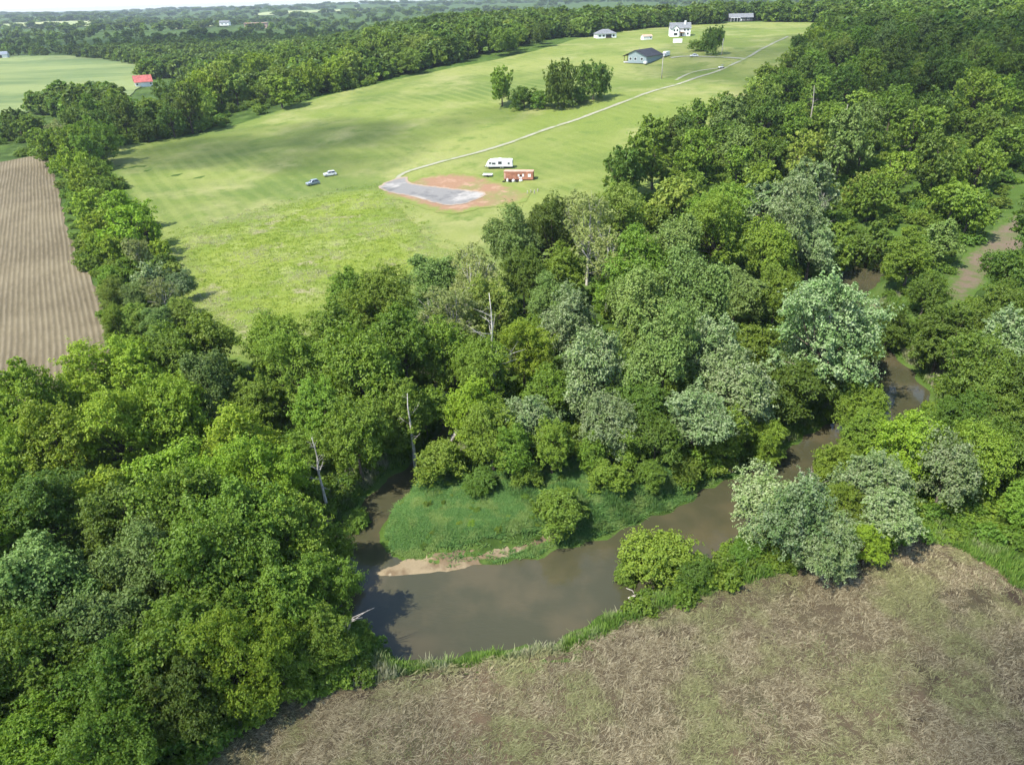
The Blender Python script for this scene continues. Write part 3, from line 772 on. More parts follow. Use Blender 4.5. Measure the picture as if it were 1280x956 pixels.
# x, y, crown width, kind, zone phrase, label
TREES = [
    (-91.5, 152.6, 6.2, 'G', 'trees of the hedgerow beside the plowed field', 'mid-green leafy tree, first from left, second row up, hedgerow by the plowed field'),
    (-83.3, 137.5, 6.1, 'Y', 'trees of the hedgerow beside the plowed field', 'pale lime-green tree, first from left, nearest row, hedgerow by the plowed field'),
    (-75.9, 123.4, 5.9, 'G', 'trees of the hedgerow beside the plowed field', 'mid-green leafy tree, second from left, nearest row, hedgerow by the plowed field'),
    (-104.4, 172.2, 6.5, 'M', 'trees of the hedgerow beside the plowed field', 'bright yellow-green tree, first from left, third row up, hedgerow by the plowed field'),
    (-192.1, 314.6, 11.9, 'F', 'trees of the hedgerow beside the plowed field', 'sparse pale twiggy tree, first from left, sixth row up, hedgerow by the plowed field'),
    (-174.9, 290.5, 13.3, 'M', 'trees of the hedgerow beside the plowed field', 'bright yellow-green tree, second from left, sixth row up, hedgerow by the plowed field'),
    (-165.5, 285.1, 11.6, 'G', 'trees of the hedgerow beside the plowed field', 'mid-green leafy tree, fourth from left, sixth row up, hedgerow by the plowed field'),
    (-153.5, 254.8, 13.1, 'M', 'trees of the hedgerow beside the plowed field', 'bright yellow-green tree, third from left, sixth row up, hedgerow by the plowed field'),
    (-145.5, 253.1, 11.1, 'G', 'trees of the hedgerow beside the plowed field', 'mid-green leafy tree, third from left, fifth row up, hedgerow by the plowed field'),
    (-137.3, 230.3, 12.6, 'M', 'trees of the hedgerow beside the plowed field', 'bright yellow-green tree, first from left, fifth row up, hedgerow by the plowed field'),
    (-126.7, 222.3, 11.6, 'G', 'trees of the hedgerow beside the plowed field', 'mid-green leafy tree, fourth from left, fifth row up, hedgerow by the plowed field'),
    (-122.9, 206.9, 11.4, 'M', 'trees of the hedgerow beside the plowed field', 'bright yellow-green tree, second from left, fifth row up, hedgerow by the plowed field'),
    (-112.6, 198.3, 11.0, 'M', 'trees of the hedgerow beside the plowed field', 'bright yellow-green tree, second from left, fourth row up, hedgerow by the plowed field'),
    (-108.7, 202.1, 10.7, 'M', 'trees of the hedgerow beside the plowed field', 'bright yellow-green tree, fifth from left, fifth row up, hedgerow by the plowed field'),
    (-107.7, 181.9, 11.2, 'M', 'trees of the hedgerow beside the plowed field', 'bright yellow-green tree, first from left, fourth row up, hedgerow by the plowed field'),
    (-96.5, 172.6, 12.1, 'M', 'trees of the hedgerow beside the plowed field', 'bright yellow-green tree, third from left, fourth row up, hedgerow by the plowed field'),
    (-97.3, 183.8, 8.9, 'M', 'trees of the hedgerow beside the plowed field', 'bright yellow-green tree, fourth from left, fourth row up, hedgerow by the plowed field'),
    (-97.9, 167.2, 7.9, 'M', 'trees of the hedgerow beside the plowed field', 'bright yellow-green tree, second from left, third row up, hedgerow by the plowed field'),
    (-87.6, 158.6, 9.0, 'F', 'trees of the hedgerow beside the plowed field', 'sparse pale twiggy tree, fourth from left, third row up, hedgerow by the plowed field'),
    (-88.7, 171.1, 6.9, 'M', 'trees of the hedgerow beside the plowed field', 'bright yellow-green tree, fifth from left, fourth row up, hedgerow by the plowed field'),
    (-88.3, 153.8, 6.7, 'G', 'trees of the hedgerow beside the plowed field', 'mid-green leafy tree, third from left, third row up, hedgerow by the plowed field'),
    (-80.5, 148.1, 7.9, 'S', 'trees of the hedgerow beside the plowed field', 'silvery grey-green tree, third from left, second row up, hedgerow by the plowed field'),
    (-79.7, 156.7, 6.0, 'Y', 'trees of the hedgerow beside the plowed field', 'pale lime-green tree, fifth from left, third row up, hedgerow by the plowed field'),
    (-78.8, 138.6, 7.1, 'W', 'trees of the hedgerow beside the plowed field', 'soft grey-green tree, second from left, second row up, hedgerow by the plowed field'),
    (-71.1, 133.7, 7.2, 'F', 'trees of the hedgerow beside the plowed field', 'sparse pale twiggy tree, fourth from left, second row up, hedgerow by the plowed field'),
    (-72.4, 144.5, 5.3, 'S', 'trees of the hedgerow beside the plowed field', 'silvery grey-green tree, fifth from left, second row up, hedgerow by the plowed field'),
    (-73.4, 124.9, 6.5, 'Y', 'trees of the hedgerow beside the plowed field', 'pale lime-green tree, third from left, nearest row, hedgerow by the plowed field'),
    (-68.1, 123.5, 7.1, 'W', 'trees of the hedgerow beside the plowed field', 'soft grey-green tree, fourth from left, nearest row, hedgerow by the plowed field'),
    (-65.3, 128.3, 6.1, 'Y', 'trees of the hedgerow beside the plowed field', 'pale lime-green tree, fifth from left, nearest row, hedgerow by the plowed field'),
    (-67.4, 84.1, 11.3, 'M', 'trees of the sunlit left wood', 'bright yellow-green tree, first from left, third row up, sunlit wood left of the creek'),
    (-64.4, 92.7, 11.6, 'M', 'trees of the sunlit left wood', 'bright yellow-green tree, second from left, fourth row up, sunlit wood left of the creek'),
    (-58.9, 95.2, 11.2, 'M', 'trees of the sunlit left wood', 'bright yellow-green tree, first from left, fifth row up, sunlit wood left of the creek'),
    (-58.0, 74.1, 10.8, 'M', 'trees of the sunlit left wood', 'bright yellow-green tree, second from left, second row up, sunlit wood left of the creek'),
    (-52.1, 77.4, 11.7, 'M', 'trees of the sunlit left wood', 'bright yellow-green tree, second from left, third row up, sunlit wood left of the creek'),
    (-63.1, 72.5, 9.2, 'M', 'trees of the sunlit left wood', 'bright yellow-green tree, first from left, nearest row, sunlit wood left of the creek'),
    (-47.3, 81.7, 10.0, 'M', 'trees of the sunlit left wood', 'bright yellow-green tree, third from left, third row up, sunlit wood left of the creek'),
    (-49.0, 66.0, 9.5, 'M', 'trees of the sunlit left wood', 'bright yellow-green tree, second from left, nearest row, sunlit wood left of the creek'),
    (-43.4, 69.6, 9.4, 'M', 'trees of the sunlit left wood', 'bright yellow-green tree, third from left, nearest row, sunlit wood left of the creek'),
    (-50.0, 103.8, 11.3, 'G', 'trees of the sunlit left wood', 'mid-green leafy tree, first from left, sixth row up, sunlit wood left of the creek'),
    (-53.7, 100.3, 9.7, 'G', 'trees of the sunlit left wood', 'mid-green leafy tree, second from left, fifth row up, sunlit wood left of the creek'),
    (-44.8, 89.8, 10.1, 'W', 'trees of the sunlit left wood', 'soft grey-green tree, third from left, fourth row up, sunlit wood left of the creek'),
    (-38.2, 89.4, 8.3, 'G', 'trees of the sunlit left wood', 'mid-green leafy tree, fourth from left, fourth row up, sunlit wood left of the creek'),
    (-36.4, 76.9, 9.6, 'M', 'trees of the sunlit left wood', 'bright yellow-green tree, third from left, second row up, sunlit wood left of the creek'),
    (-30.6, 67.9, 8.8, 'M', 'trees of the sunlit left wood', 'bright yellow-green tree, fifth from left, nearest row, sunlit wood left of the creek'),
    (-36.5, 67.5, 7.8, 'M', 'trees of the sunlit left wood', 'bright yellow-green tree, fourth from left, nearest row, sunlit wood left of the creek'),
    (-32.4, 93.4, 11.0, 'G', 'trees of the sunlit left wood', 'mid-green leafy tree, fourth from left, fifth row up, sunlit wood left of the creek'),
    (-39.3, 104.2, 9.4, 'G', 'trees of the sunlit left wood', 'mid-green leafy tree, third from left, fifth row up, sunlit wood left of the creek'),
    (-28.9, 107.1, 12.2, 'G', 'trees of the sunlit left wood', 'mid-green leafy tree, second from left, sixth row up, sunlit wood left of the creek'),
    (-23.5, 116.5, 12.3, 'G', 'trees of the sunlit left wood', 'mid-green leafy tree, fourth from left, sixth row up, sunlit wood left of the creek'),
    (-30.4, 124.2, 9.2, 'G', 'trees of the sunlit left wood', 'mid-green leafy tree, third from left, sixth row up, sunlit wood left of the creek'),
    (-27.2, 82.9, 9.0, 'G', 'trees of the sunlit left wood', 'mid-green leafy tree, fourth from left, third row up, sunlit wood left of the creek'),
    (-22.0, 90.2, 11.3, 'G', 'trees of the sunlit left wood', 'mid-green leafy tree, fifth from left, fourth row up, sunlit wood left of the creek'),
    (-17.2, 100.0, 11.6, 'G', 'trees of the sunlit left wood', 'mid-green leafy tree, fifth from left, fifth row up, sunlit wood left of the creek'),
    (-21.5, 78.9, 9.8, 'G', 'trees of the sunlit left wood', 'mid-green leafy tree, fifth from left, second row up, sunlit wood left of the creek'),
    (-16.4, 85.7, 9.3, 'G', 'trees of the sunlit left wood', 'mid-green leafy tree, fifth from left, third row up, sunlit wood left of the creek'),
    (-29.8, 76.7, 6.4, 'G', 'trees of the sunlit left wood', 'mid-green leafy tree, fourth from left, second row up, sunlit wood left of the creek'),
    (-71.4, 77.1, 10.6, 'M', 'trees of the sunlit left wood', 'bright yellow-green tree, first from left, second row up, sunlit wood left of the creek'),
    (-80.8, 92.3, 8.6, 'G', 'trees of the sunlit left wood', 'mid-green leafy tree, first from left, fourth row up, sunlit wood left of the creek'),
    (-53.0, 61.7, 10.9, 'K', 'trees of the nearest wood', 'dark green tree, first from left, fifth row up, nearest wood at lower left'),
    (-44.3, 60.1, 9.8, 'K', 'trees of the nearest wood', 'dark green tree, second from left, fourth row up, nearest wood at lower left'),
    (-37.0, 61.3, 9.9, 'G', 'trees of the nearest wood', 'mid-green leafy tree, second from left, fifth row up, nearest wood at lower left'),
    (-29.0, 58.9, 10.5, 'G', 'trees of the nearest wood', 'mid-green leafy tree, third from left, fourth row up, nearest wood at lower left'),
    (-30.4, 51.9, 10.5, 'G', 'trees of the nearest wood', 'mid-green leafy tree, third from left, third row up, nearest wood at lower left'),
    (-24.9, 59.6, 8.1, 'G', 'trees of the nearest wood', 'mid-green leafy tree, fourth from left, fourth row up, nearest wood at lower left'),
    (-37.8, 53.3, 9.9, 'W', 'trees of the nearest wood', 'soft grey-green tree, second from left, third row up, nearest wood at lower left'),
    (-46.9, 50.8, 11.2, 'W', 'trees of the nearest wood', 'soft grey-green tree, first from left, third row up, nearest wood at lower left'),
    (-38.9, 45.8, 10.5, 'W', 'trees of the nearest wood', 'soft grey-green tree, second from left, second row up, nearest wood at lower left'),
    (-23.9, 48.6, 9.3, 'G', 'trees of the nearest wood', 'mid-green leafy tree, fourth from left, third row up, nearest wood at lower left'),
    (-29.8, 44.1, 10.2, 'G', 'trees of the nearest wood', 'mid-green leafy tree, third from left, second row up, nearest wood at lower left'),
    (-42.6, 41.8, 9.2, 'G', 'trees of the nearest wood', 'mid-green leafy tree, second from left, nearest row, nearest wood at lower left'),
    (-35.0, 39.2, 8.9, 'G', 'trees of the nearest wood', 'mid-green leafy tree, fifth from left, nearest row, nearest wood at lower left'),
    (-25.2, 42.2, 7.9, 'M', 'trees of the nearest wood', 'bright yellow-green tree, fourth from left, second row up, nearest wood at lower left'),
    (-20.5, 53.1, 6.7, 'G', 'trees of the nearest wood', 'mid-green leafy tree, fifth from left, third row up, nearest wood at lower left'),
    (-19.4, 46.2, 6.5, 'G', 'trees of the nearest wood', 'mid-green leafy tree, sixth from left, second row up, nearest wood at lower left'),
    (-29.4, 39.0, 7.6, 'K', 'trees of the nearest wood', 'dark green tree, sixth from left, nearest row, nearest wood at lower left'),
    (-38.9, 35.9, 7.9, 'M', 'trees of the nearest wood', 'bright yellow-green tree, third from left, nearest row, nearest wood at lower left'),
    (-33.1, 34.6, 7.1, 'G', 'trees of the nearest wood', 'mid-green leafy tree, fourth from left, nearest row, nearest wood at lower left'),
    (-17.3, 50.2, 4.1, 'L', 'trees of the nearest wood', 'low green shrub, sixth from left, third row up, nearest wood at lower left'),
    (-22.3, 43.5, 5.2, 'G', 'trees of the nearest wood', 'mid-green leafy tree, fifth from left, second row up, nearest wood at lower left'),
    (-57.4, 56.2, 11.0, 'G', 'trees of the nearest wood', 'mid-green leafy tree, first from left, fourth row up, nearest wood at lower left'),
    (-50.6, 45.3, 9.7, 'G', 'trees of the nearest wood', 'mid-green leafy tree, first from left, second row up, nearest wood at lower left'),
    (-46.1, 37.9, 8.1, 'K', 'trees of the nearest wood', 'dark green tree, first from left, nearest row, nearest wood at lower left'),
    (-21.0, 70.5, 4.0, 'L', 'trees of the nearest wood', 'low green shrub, sixth from left, fourth row up, nearest wood at lower left'),
    (-22.3, 61.9, 5.7, 'G', 'trees of the nearest wood', 'mid-green leafy tree, fifth from left, fourth row up, nearest wood at lower left'),
    (-4.6, 73.8, 4.9, 'L', 'trees between the meadow and the creek', 'low green shrub, first from left, nearest row, wood between meadow and creek'),
    (12.4, 73.0, 5.2, 'B', 'trees between the meadow and the creek', 'round yellow-green bush, fourth from left, nearest row, wood between meadow and creek'),
    (18.2, 74.0, 4.9, 'L', 'trees between the meadow and the creek', 'low green shrub, fifth from left, nearest row, wood between meadow and creek'),
    (23.5, 76.7, 4.8, 'B', 'trees between the meadow and the creek', 'round yellow-green bush, sixth from left, nearest row, wood between meadow and creek'),
    (1.8, 74.5, 4.7, 'B', 'trees between the meadow and the creek', 'round yellow-green bush, second from left, nearest row, wood between meadow and creek'),
    (-15.4, 131.5, 12.8, 'W', 'trees between the meadow and the creek', 'soft grey-green tree, first from left, seventh row up, wood between meadow and creek'),
    (-7.3, 128.4, 11.0, 'F', 'trees between the meadow and the creek', 'sparse pale twiggy tree, second from left, seventh row up, wood between meadow and creek'),
    (-10.2, 111.8, 11.9, 'F', 'trees between the meadow and the creek', 'sparse pale twiggy tree, first from left, sixth row up, wood between meadow and creek'),
    (-3.7, 114.5, 10.1, 'Y', 'trees between the meadow and the creek', 'pale lime-green tree, second from left, sixth row up, wood between meadow and creek'),
    (0.8, 144.7, 13.0, 'W', 'trees between the meadow and the creek', 'soft grey-green tree, first from left, eighth row up, wood between meadow and creek'),
    (3.0, 132.7, 9.8, 'K', 'trees between the meadow and the creek', 'dark green tree, third from left, seventh row up, wood between meadow and creek'),
    (9.8, 149.0, 15.1, 'K', 'trees between the meadow and the creek', 'dark green tree, second from left, eighth row up, wood between meadow and creek'),
    (17.5, 146.7, 14.0, 'F', 'trees between the meadow and the creek', 'sparse pale twiggy tree, third from left, eighth row up, wood between meadow and creek'),
    (25.5, 159.4, 15.0, 'Y', 'trees between the meadow and the creek', 'pale lime-green tree, fourth from left, eighth row up, wood between meadow and creek'),
    (19.7, 130.4, 13.5, 'F', 'trees between the meadow and the creek', 'sparse pale twiggy tree, fifth from left, seventh row up, wood between meadow and creek'),
    (10.6, 135.5, 9.9, 'G', 'trees between the meadow and the creek', 'mid-green leafy tree, fourth from left, seventh row up, wood between meadow and creek'),
    (-10.6, 103.5, 11.4, 'G', 'trees between the meadow and the creek', 'mid-green leafy tree, first from left, fifth row up, wood between meadow and creek'),
    (-4.3, 95.0, 8.7, 'G', 'trees between the meadow and the creek', 'mid-green leafy tree, second from left, fourth row up, wood between meadow and creek'),
    (2.1, 100.7, 9.1, 'M', 'trees between the meadow and the creek', 'bright yellow-green tree, second from left, fifth row up, wood between meadow and creek'),
    (7.9, 120.1, 9.0, 'W', 'trees between the meadow and the creek', 'soft grey-green tree, third from left, sixth row up, wood between meadow and creek'),
    (9.9, 108.3, 10.3, 'S', 'trees between the meadow and the creek', 'silvery grey-green tree, third from left, fifth row up, wood between meadow and creek'),
    (12.5, 89.5, 10.1, 'S', 'trees between the meadow and the creek', 'silvery grey-green tree, fourth from left, fourth row up, wood between meadow and creek'),
    (12.9, 79.4, 8.2, 'S', 'trees between the meadow and the creek', 'silvery grey-green tree, fourth from left, third row up, wood between meadow and creek'),
    (5.9, 89.1, 8.3, 'G', 'trees between the meadow and the creek', 'mid-green leafy tree, third from left, fourth row up, wood between meadow and creek'),
    (-5.8, 84.0, 8.0, 'M', 'trees between the meadow and the creek', 'bright yellow-green tree, first from left, third row up, wood between meadow and creek'),
    (-10.0, 76.7, 7.8, 'B', 'trees between the meadow and the creek', 'round yellow-green bush, first from left, second row up, wood between meadow and creek'),
    (-2.9, 78.1, 8.2, 'G', 'trees between the meadow and the creek', 'mid-green leafy tree, second from left, third row up, wood between meadow and creek'),
    (2.0, 80.5, 8.8, 'S', 'trees between the meadow and the creek', 'silvery grey-green tree, third from left, third row up, wood between meadow and creek'),
    (-0.3, 75.7, 6.2, 'G', 'trees between the meadow and the creek', 'mid-green leafy tree, second from left, second row up, wood between meadow and creek'),
    (5.1, 76.9, 6.0, 'G', 'trees between the meadow and the creek', 'mid-green leafy tree, third from left, second row up, wood between meadow and creek'),
    (5.7, 67.4, 7.7, 'L', 'trees between the meadow and the creek', 'low green shrub, third from left, nearest row, wood between meadow and creek'),
    (-13.6, 91.0, 7.4, 'G', 'trees between the meadow and the creek', 'mid-green leafy tree, first from left, fourth row up, wood between meadow and creek'),
    (23.9, 127.3, 14.7, 'G', 'trees between the meadow and the creek', 'mid-green leafy tree, sixth from left, seventh row up, wood between meadow and creek'),
    (33.6, 136.3, 15.6, 'W', 'trees between the meadow and the creek', 'soft grey-green tree, fifth from left, eighth row up, wood between meadow and creek'),
    (44.0, 144.7, 14.7, 'G', 'trees between the meadow and the creek', 'mid-green leafy tree, sixth from left, eighth row up, wood between meadow and creek'),
    (22.2, 108.2, 13.7, 'W', 'trees between the meadow and the creek', 'soft grey-green tree, fourth from left, sixth row up, wood between meadow and creek'),
    (30.4, 108.8, 15.0, 'W', 'trees between the meadow and the creek', 'soft grey-green tree, fifth from left, sixth row up, wood between meadow and creek'),
    (42.1, 119.5, 11.9, 'W', 'trees between the meadow and the creek', 'soft grey-green tree, sixth from left, sixth row up, wood between meadow and creek'),
    (22.8, 91.2, 13.2, 'W', 'trees between the meadow and the creek', 'soft grey-green tree, fourth from left, fifth row up, wood between meadow and creek'),
    (31.2, 95.3, 11.2, 'S', 'trees between the meadow and the creek', 'silvery grey-green tree, fifth from left, fifth row up, wood between meadow and creek'),
    (32.0, 84.9, 9.7, 'S', 'trees between the meadow and the creek', 'silvery grey-green tree, sixth from left, fourth row up, wood between meadow and creek'),
    (25.2, 80.8, 9.5, 'S', 'trees between the meadow and the creek', 'silvery grey-green tree, fifth from left, third row up, wood between meadow and creek'),
    (17.9, 83.1, 8.5, 'K', 'trees between the meadow and the creek', 'dark green tree, fifth from left, fourth row up, wood between meadow and creek'),
    (19.2, 77.4, 6.7, 'K', 'trees between the meadow and the creek', 'dark green tree, sixth from left, second row up, wood between meadow and creek'),
    (29.4, 80.4, 6.5, 'G', 'trees between the meadow and the creek', 'mid-green leafy tree, sixth from left, third row up, wood between meadow and creek'),
    (14.9, 77.6, 5.6, 'G', 'trees between the meadow and the creek', 'mid-green leafy tree, fifth from left, second row up, wood between meadow and creek'),
    (10.5, 76.9, 5.0, 'G', 'trees between the meadow and the creek', 'mid-green leafy tree, fourth from left, second row up, wood between meadow and creek'),
    (40.2, 101.2, 7.9, 'G', 'trees between the meadow and the creek', 'mid-green leafy tree, sixth from left, fifth row up, wood between meadow and creek'),
    (52.7, 88.3, 6.8, 'G', 'trees along the upper creek', 'mid-green leafy tree, third from left, nearest row, trees lining the upper creek'),
    (61.9, 107.4, 5.9, 'K', 'trees along the upper creek', 'dark green tree, third from left, second row up, trees lining the upper creek'),
    (36.1, 81.0, 5.2, 'G', 'trees along the upper creek', 'mid-green leafy tree, first from left, nearest row, trees lining the upper creek'),
    (66.5, 175.8, 15.3, 'S', 'trees along the upper creek', 'silvery grey-green tree, first from left, sixth row up, trees lining the upper creek'),
    (76.7, 175.8, 14.2, 'S', 'trees along the upper creek', 'silvery grey-green tree, second from left, sixth row up, trees lining the upper creek'),
    (63.0, 151.7, 14.4, 'S', 'trees along the upper creek', 'silvery grey-green tree, first from left, fifth row up, trees lining the upper creek'),
    (67.4, 147.7, 11.5, 'S', 'trees along the upper creek', 'silvery grey-green tree, second from left, fourth row up, trees lining the upper creek'),
    (55.4, 141.4, 10.2, 'G', 'trees along the upper creek', 'mid-green leafy tree, first from left, fourth row up, trees lining the upper creek'),
    (49.5, 119.1, 9.7, 'G', 'trees along the upper creek', 'mid-green leafy tree, first from left, third row up, trees lining the upper creek'),
    (47.8, 94.5, 15.3, 'S', 'trees along the upper creek', 'silvery grey-green tree, first from left, second row up, trees lining the upper creek'),
    (43.5, 90.1, 8.5, 'K', 'trees along the upper creek', 'dark green tree, second from left, nearest row, trees lining the upper creek'),
    (51.6, 92.7, 7.5, 'K', 'trees along the upper creek', 'dark green tree, second from left, second row up, trees lining the upper creek'),
    (70.2, 116.0, 8.3, 'K', 'trees along the upper creek', 'dark green tree, second from left, third row up, trees lining the upper creek'),
    (72.7, 104.3, 10.8, 'K', 'trees along the upper creek', 'dark green tree, fourth from left, third row up, trees lining the upper creek'),
    (66.6, 86.8, 10.4, 'K', 'trees along the upper creek', 'dark green tree, fourth from left, second row up, trees lining the upper creek'),
    (62.4, 80.3, 6.6, 'K', 'trees along the upper creek', 'dark green tree, fourth from left, nearest row, trees lining the upper creek'),
    (79.8, 122.8, 7.7, 'K', 'trees along the upper creek', 'dark green tree, third from left, third row up, trees lining the upper creek'),
    (83.1, 135.9, 11.5, 'G', 'trees along the upper creek', 'mid-green leafy tree, fourth from left, fourth row up, trees lining the upper creek'),
    (97.1, 150.1, 9.9, 'W', 'trees along the upper creek', 'soft grey-green tree, fourth from left, fifth row up, trees lining the upper creek'),
    (93.8, 159.0, 6.9, 'Y', 'trees along the upper creek', 'pale lime-green tree, third from left, fourth row up, trees lining the upper creek'),
    (81.6, 106.4, 10.8, 'K', 'trees along the upper creek', 'dark green tree, fifth from left, third row up, trees lining the upper creek'),
    (96.3, 122.0, 11.3, 'K', 'trees along the upper creek', 'dark green tree, fifth from left, fourth row up, trees lining the upper creek'),
    (78.3, 95.8, 10.0, 'S', 'trees along the upper creek', 'silvery grey-green tree, fifth from left, second row up, trees lining the upper creek'),
    (87.7, 161.2, 11.6, 'K', 'trees along the upper creek', 'dark green tree, third from left, fifth row up, trees lining the upper creek'),
    (76.9, 156.4, 10.3, 'G', 'trees along the upper creek', 'mid-green leafy tree, second from left, fifth row up, trees lining the upper creek'),
    (111.8, 140.0, 13.5, 'K', 'trees along the upper creek', 'dark green tree, fifth from left, fifth row up, trees lining the upper creek'),
    (72.8, 82.5, 9.0, 'K', 'trees along the upper creek', 'dark green tree, fifth from left, nearest row, trees lining the upper creek'),
    (52.7, 88.3, 6.8, 'G', 'trees on the near bank', 'mid-green leafy tree, first from left, fifth row up, clump between creek and straw field'),
    (61.9, 107.4, 5.9, 'K', 'trees on the near bank', 'dark green tree, second from left, fifth row up, clump between creek and straw field'),
    (36.1, 81.0, 5.2, 'G', 'trees on the near bank', 'mid-green leafy tree, first from left, fourth row up, clump between creek and straw field'),
    (16.5, 59.8, 9.2, 'B', 'trees on the near bank', 'round yellow-green bush, second from left, nearest row, clump between creek and straw field'),
    (19.9, 56.3, 4.9, 'L', 'trees on the near bank', 'low green shrub, third from left, nearest row, clump between creek and straw field'),
    (13.1, 60.1, 4.3, 'L', 'trees on the near bank', 'low green shrub, first from left, nearest row, clump between creek and straw field'),
    (29.1, 63.4, 8.0, 'S', 'trees on the near bank', 'silvery grey-green tree, first from left, second row up, clump between creek and straw field'),
    (31.1, 58.2, 8.3, 'S', 'trees on the near bank', 'silvery grey-green tree, second from left, second row up, clump between creek and straw field'),
    (26.2, 59.5, 4.2, 'L', 'trees on the near bank', 'low green shrub, fourth from left, nearest row, clump between creek and straw field'),
    (33.6, 55.9, 6.0, 'S', 'trees on the near bank', 'silvery grey-green tree, fifth from left, nearest row, clump between creek and straw field'),
    (42.5, 65.7, 9.0, 'S', 'trees on the near bank', 'silvery grey-green tree, second from left, third row up, clump between creek and straw field'),
    (38.2, 62.5, 5.6, 'G', 'trees on the near bank', 'mid-green leafy tree, third from left, second row up, clump between creek and straw field'),
    (42.1, 59.9, 8.1, 'S', 'trees on the near bank', 'silvery grey-green tree, fifth from left, second row up, clump between creek and straw field'),
    (39.1, 58.0, 4.5, 'M', 'trees on the near bank', 'bright yellow-green tree, fourth from left, second row up, clump between creek and straw field'),
    (50.4, 71.9, 9.1, 'M', 'trees on the near bank', 'bright yellow-green tree, third from left, fourth row up, clump between creek and straw field'),
    (52.1, 66.9, 7.3, 'S', 'trees on the near bank', 'silvery grey-green tree, third from left, third row up, clump between creek and straw field'),
    (46.6, 76.0, 6.9, 'G', 'trees on the near bank', 'mid-green leafy tree, second from left, fourth row up, clump between creek and straw field'),
    (40.5, 71.3, 5.6, 'G', 'trees on the near bank', 'mid-green leafy tree, first from left, third row up, clump between creek and straw field'),
    (56.9, 69.4, 7.5, 'G', 'trees on the near bank', 'mid-green leafy tree, fourth from left, third row up, clump between creek and straw field'),
    (63.0, 71.4, 8.1, 'K', 'trees on the near bank', 'dark green tree, fifth from left, fourth row up, clump between creek and straw field'),
    (66.4, 79.9, 7.7, 'K', 'trees on the near bank', 'dark green tree, fourth from left, fourth row up, clump between creek and straw field'),
    (60.4, 62.4, 6.5, 'G', 'trees on the near bank', 'mid-green leafy tree, fifth from left, third row up, clump between creek and straw field'),
    (-0.7, 351.7, 14.3, 'G', 'trees of the field thicket', 'round-headed tree on a visible trunk at the left end of the field thicket'),
    (9.4, 342.8, 13.3, 'L', 'trees of the field thicket', 'low shrub right of the round-headed tree in the field thicket'),
    (18.6, 342.3, 13.3, 'L', 'trees of the field thicket', 'middle low shrub in the field thicket'),
    (24.9, 337.7, 15.9, 'T', 'trees of the field thicket', 'mid-green tree rising from the middle of the field thicket'),
    (32.7, 342.8, 14.0, 'L', 'trees of the field thicket', 'low shrub left of the tall dark tree in the field thicket'),
    (41.7, 346.2, 16.9, 'T', 'trees of the field thicket', 'tall dark green tree at the right end of the field thicket'),
    (120.6, 472.8, 11.8, 'L', 'trees by the white house', 'lower left shrub of the pair below the white house'),
    (125.3, 452.8, 12.7, 'T', 'trees by the white house', 'taller dark tree of the pair right of the white house'),
    (149.5, 220.9, 13.9, 'K', 'trees of the hillside forest', 'dark green tree, eighth from left, fourth row up, hillside forest at right'),
    (105.9, 190.4, 12.5, 'G', 'trees of the hillside forest', 'mid-green leafy tree, eighth from left, second row up, hillside forest at right'),
    (218.6, 399.9, 14.7, 'W', 'trees of the hillside forest', 'soft grey-green tree, fifth from left, twelfth row up, hillside forest at right'),
    (80.4, 232.8, 11.4, 'G', 'trees of the hillside forest', 'mid-green leafy tree, fifth from left, third row up, hillside forest at right'),
    (147.4, 209.0, 15.2, 'G', 'trees of the hillside forest', 'mid-green leafy tree, ninth from left, fourth row up, hillside forest at right'),
    (131.8, 271.8, 14.2, 'G', 'trees of the hillside forest', 'mid-green leafy tree, fifth from left, seventh row up, hillside forest at right'),
    (52.2, 198.0, 12.8, 'G', 'trees of the hillside forest', 'mid-green leafy tree, fourth from left, nearest row, hillside forest at right'),
    (178.3, 338.7, 15.7, 'K', 'trees of the hillside forest', 'dark green tree, fifth from left, tenth row up, hillside forest at right'),
    (120.7, 287.7, 11.4, 'G', 'trees of the hillside forest', 'mid-green leafy tree, third from left, seventh row up, hillside forest at right'),
    (72.3, 221.4, 13.1, 'W', 'trees of the hillside forest', 'soft grey-green tree, fourth from left, third row up, hillside forest at right'),
    (389.1, 569.6, 11.2, 'W', 'trees of the hillside forest', 'soft grey-green tree, eighth from left, thirteenth row up, hillside forest at right'),
    (74.9, 207.2, 12.7, 'K', 'trees of the hillside forest', 'dark green tree, fifth from left, second row up, hillside forest at right'),
    (128.2, 210.9, 12.5, 'Y', 'trees of the hillside forest', 'pale lime-green tree, tenth from left, third row up, hillside forest at right'),
    (201.5, 309.4, 13.3, 'G', 'trees of the hillside forest', 'mid-green leafy tree, seventh from left, ninth row up, hillside forest at right'),
    (271.5, 399.6, 11.2, 'W', 'trees of the hillside forest', 'soft grey-green tree, tenth from left, twelfth row up, hillside forest at right'),
    (175.8, 303.3, 15.9, 'K', 'trees of the hillside forest', 'dark green tree, fifth from left, ninth row up, hillside forest at right'),
    (112.0, 164.6, 10.8, 'G', 'trees of the hillside forest', 'mid-green leafy tree, tenth from left, nearest row, hillside forest at right'),
    (271.1, 444.3, 14.1, 'W', 'trees of the hillside forest', 'soft grey-green tree, fourth from left, thirteenth row up, hillside forest at right'),
    (59.8, 252.3, 12.9, 'K', 'trees of the hillside forest', 'dark green tree, third from left, fourth row up, hillside forest at right'),
    (226.6, 368.4, 12.8, 'K', 'trees of the hillside forest', 'dark green tree, seventh from left, eleventh row up, hillside forest at right'),
    (200.3, 291.9, 10.8, 'G', 'trees of the hillside forest', 'mid-green leafy tree, ninth from left, eighth row up, hillside forest at right'),
    (208.9, 311.5, 11.8, 'K', 'trees of the hillside forest', 'dark green tree, ninth from left, ninth row up, hillside forest at right'),
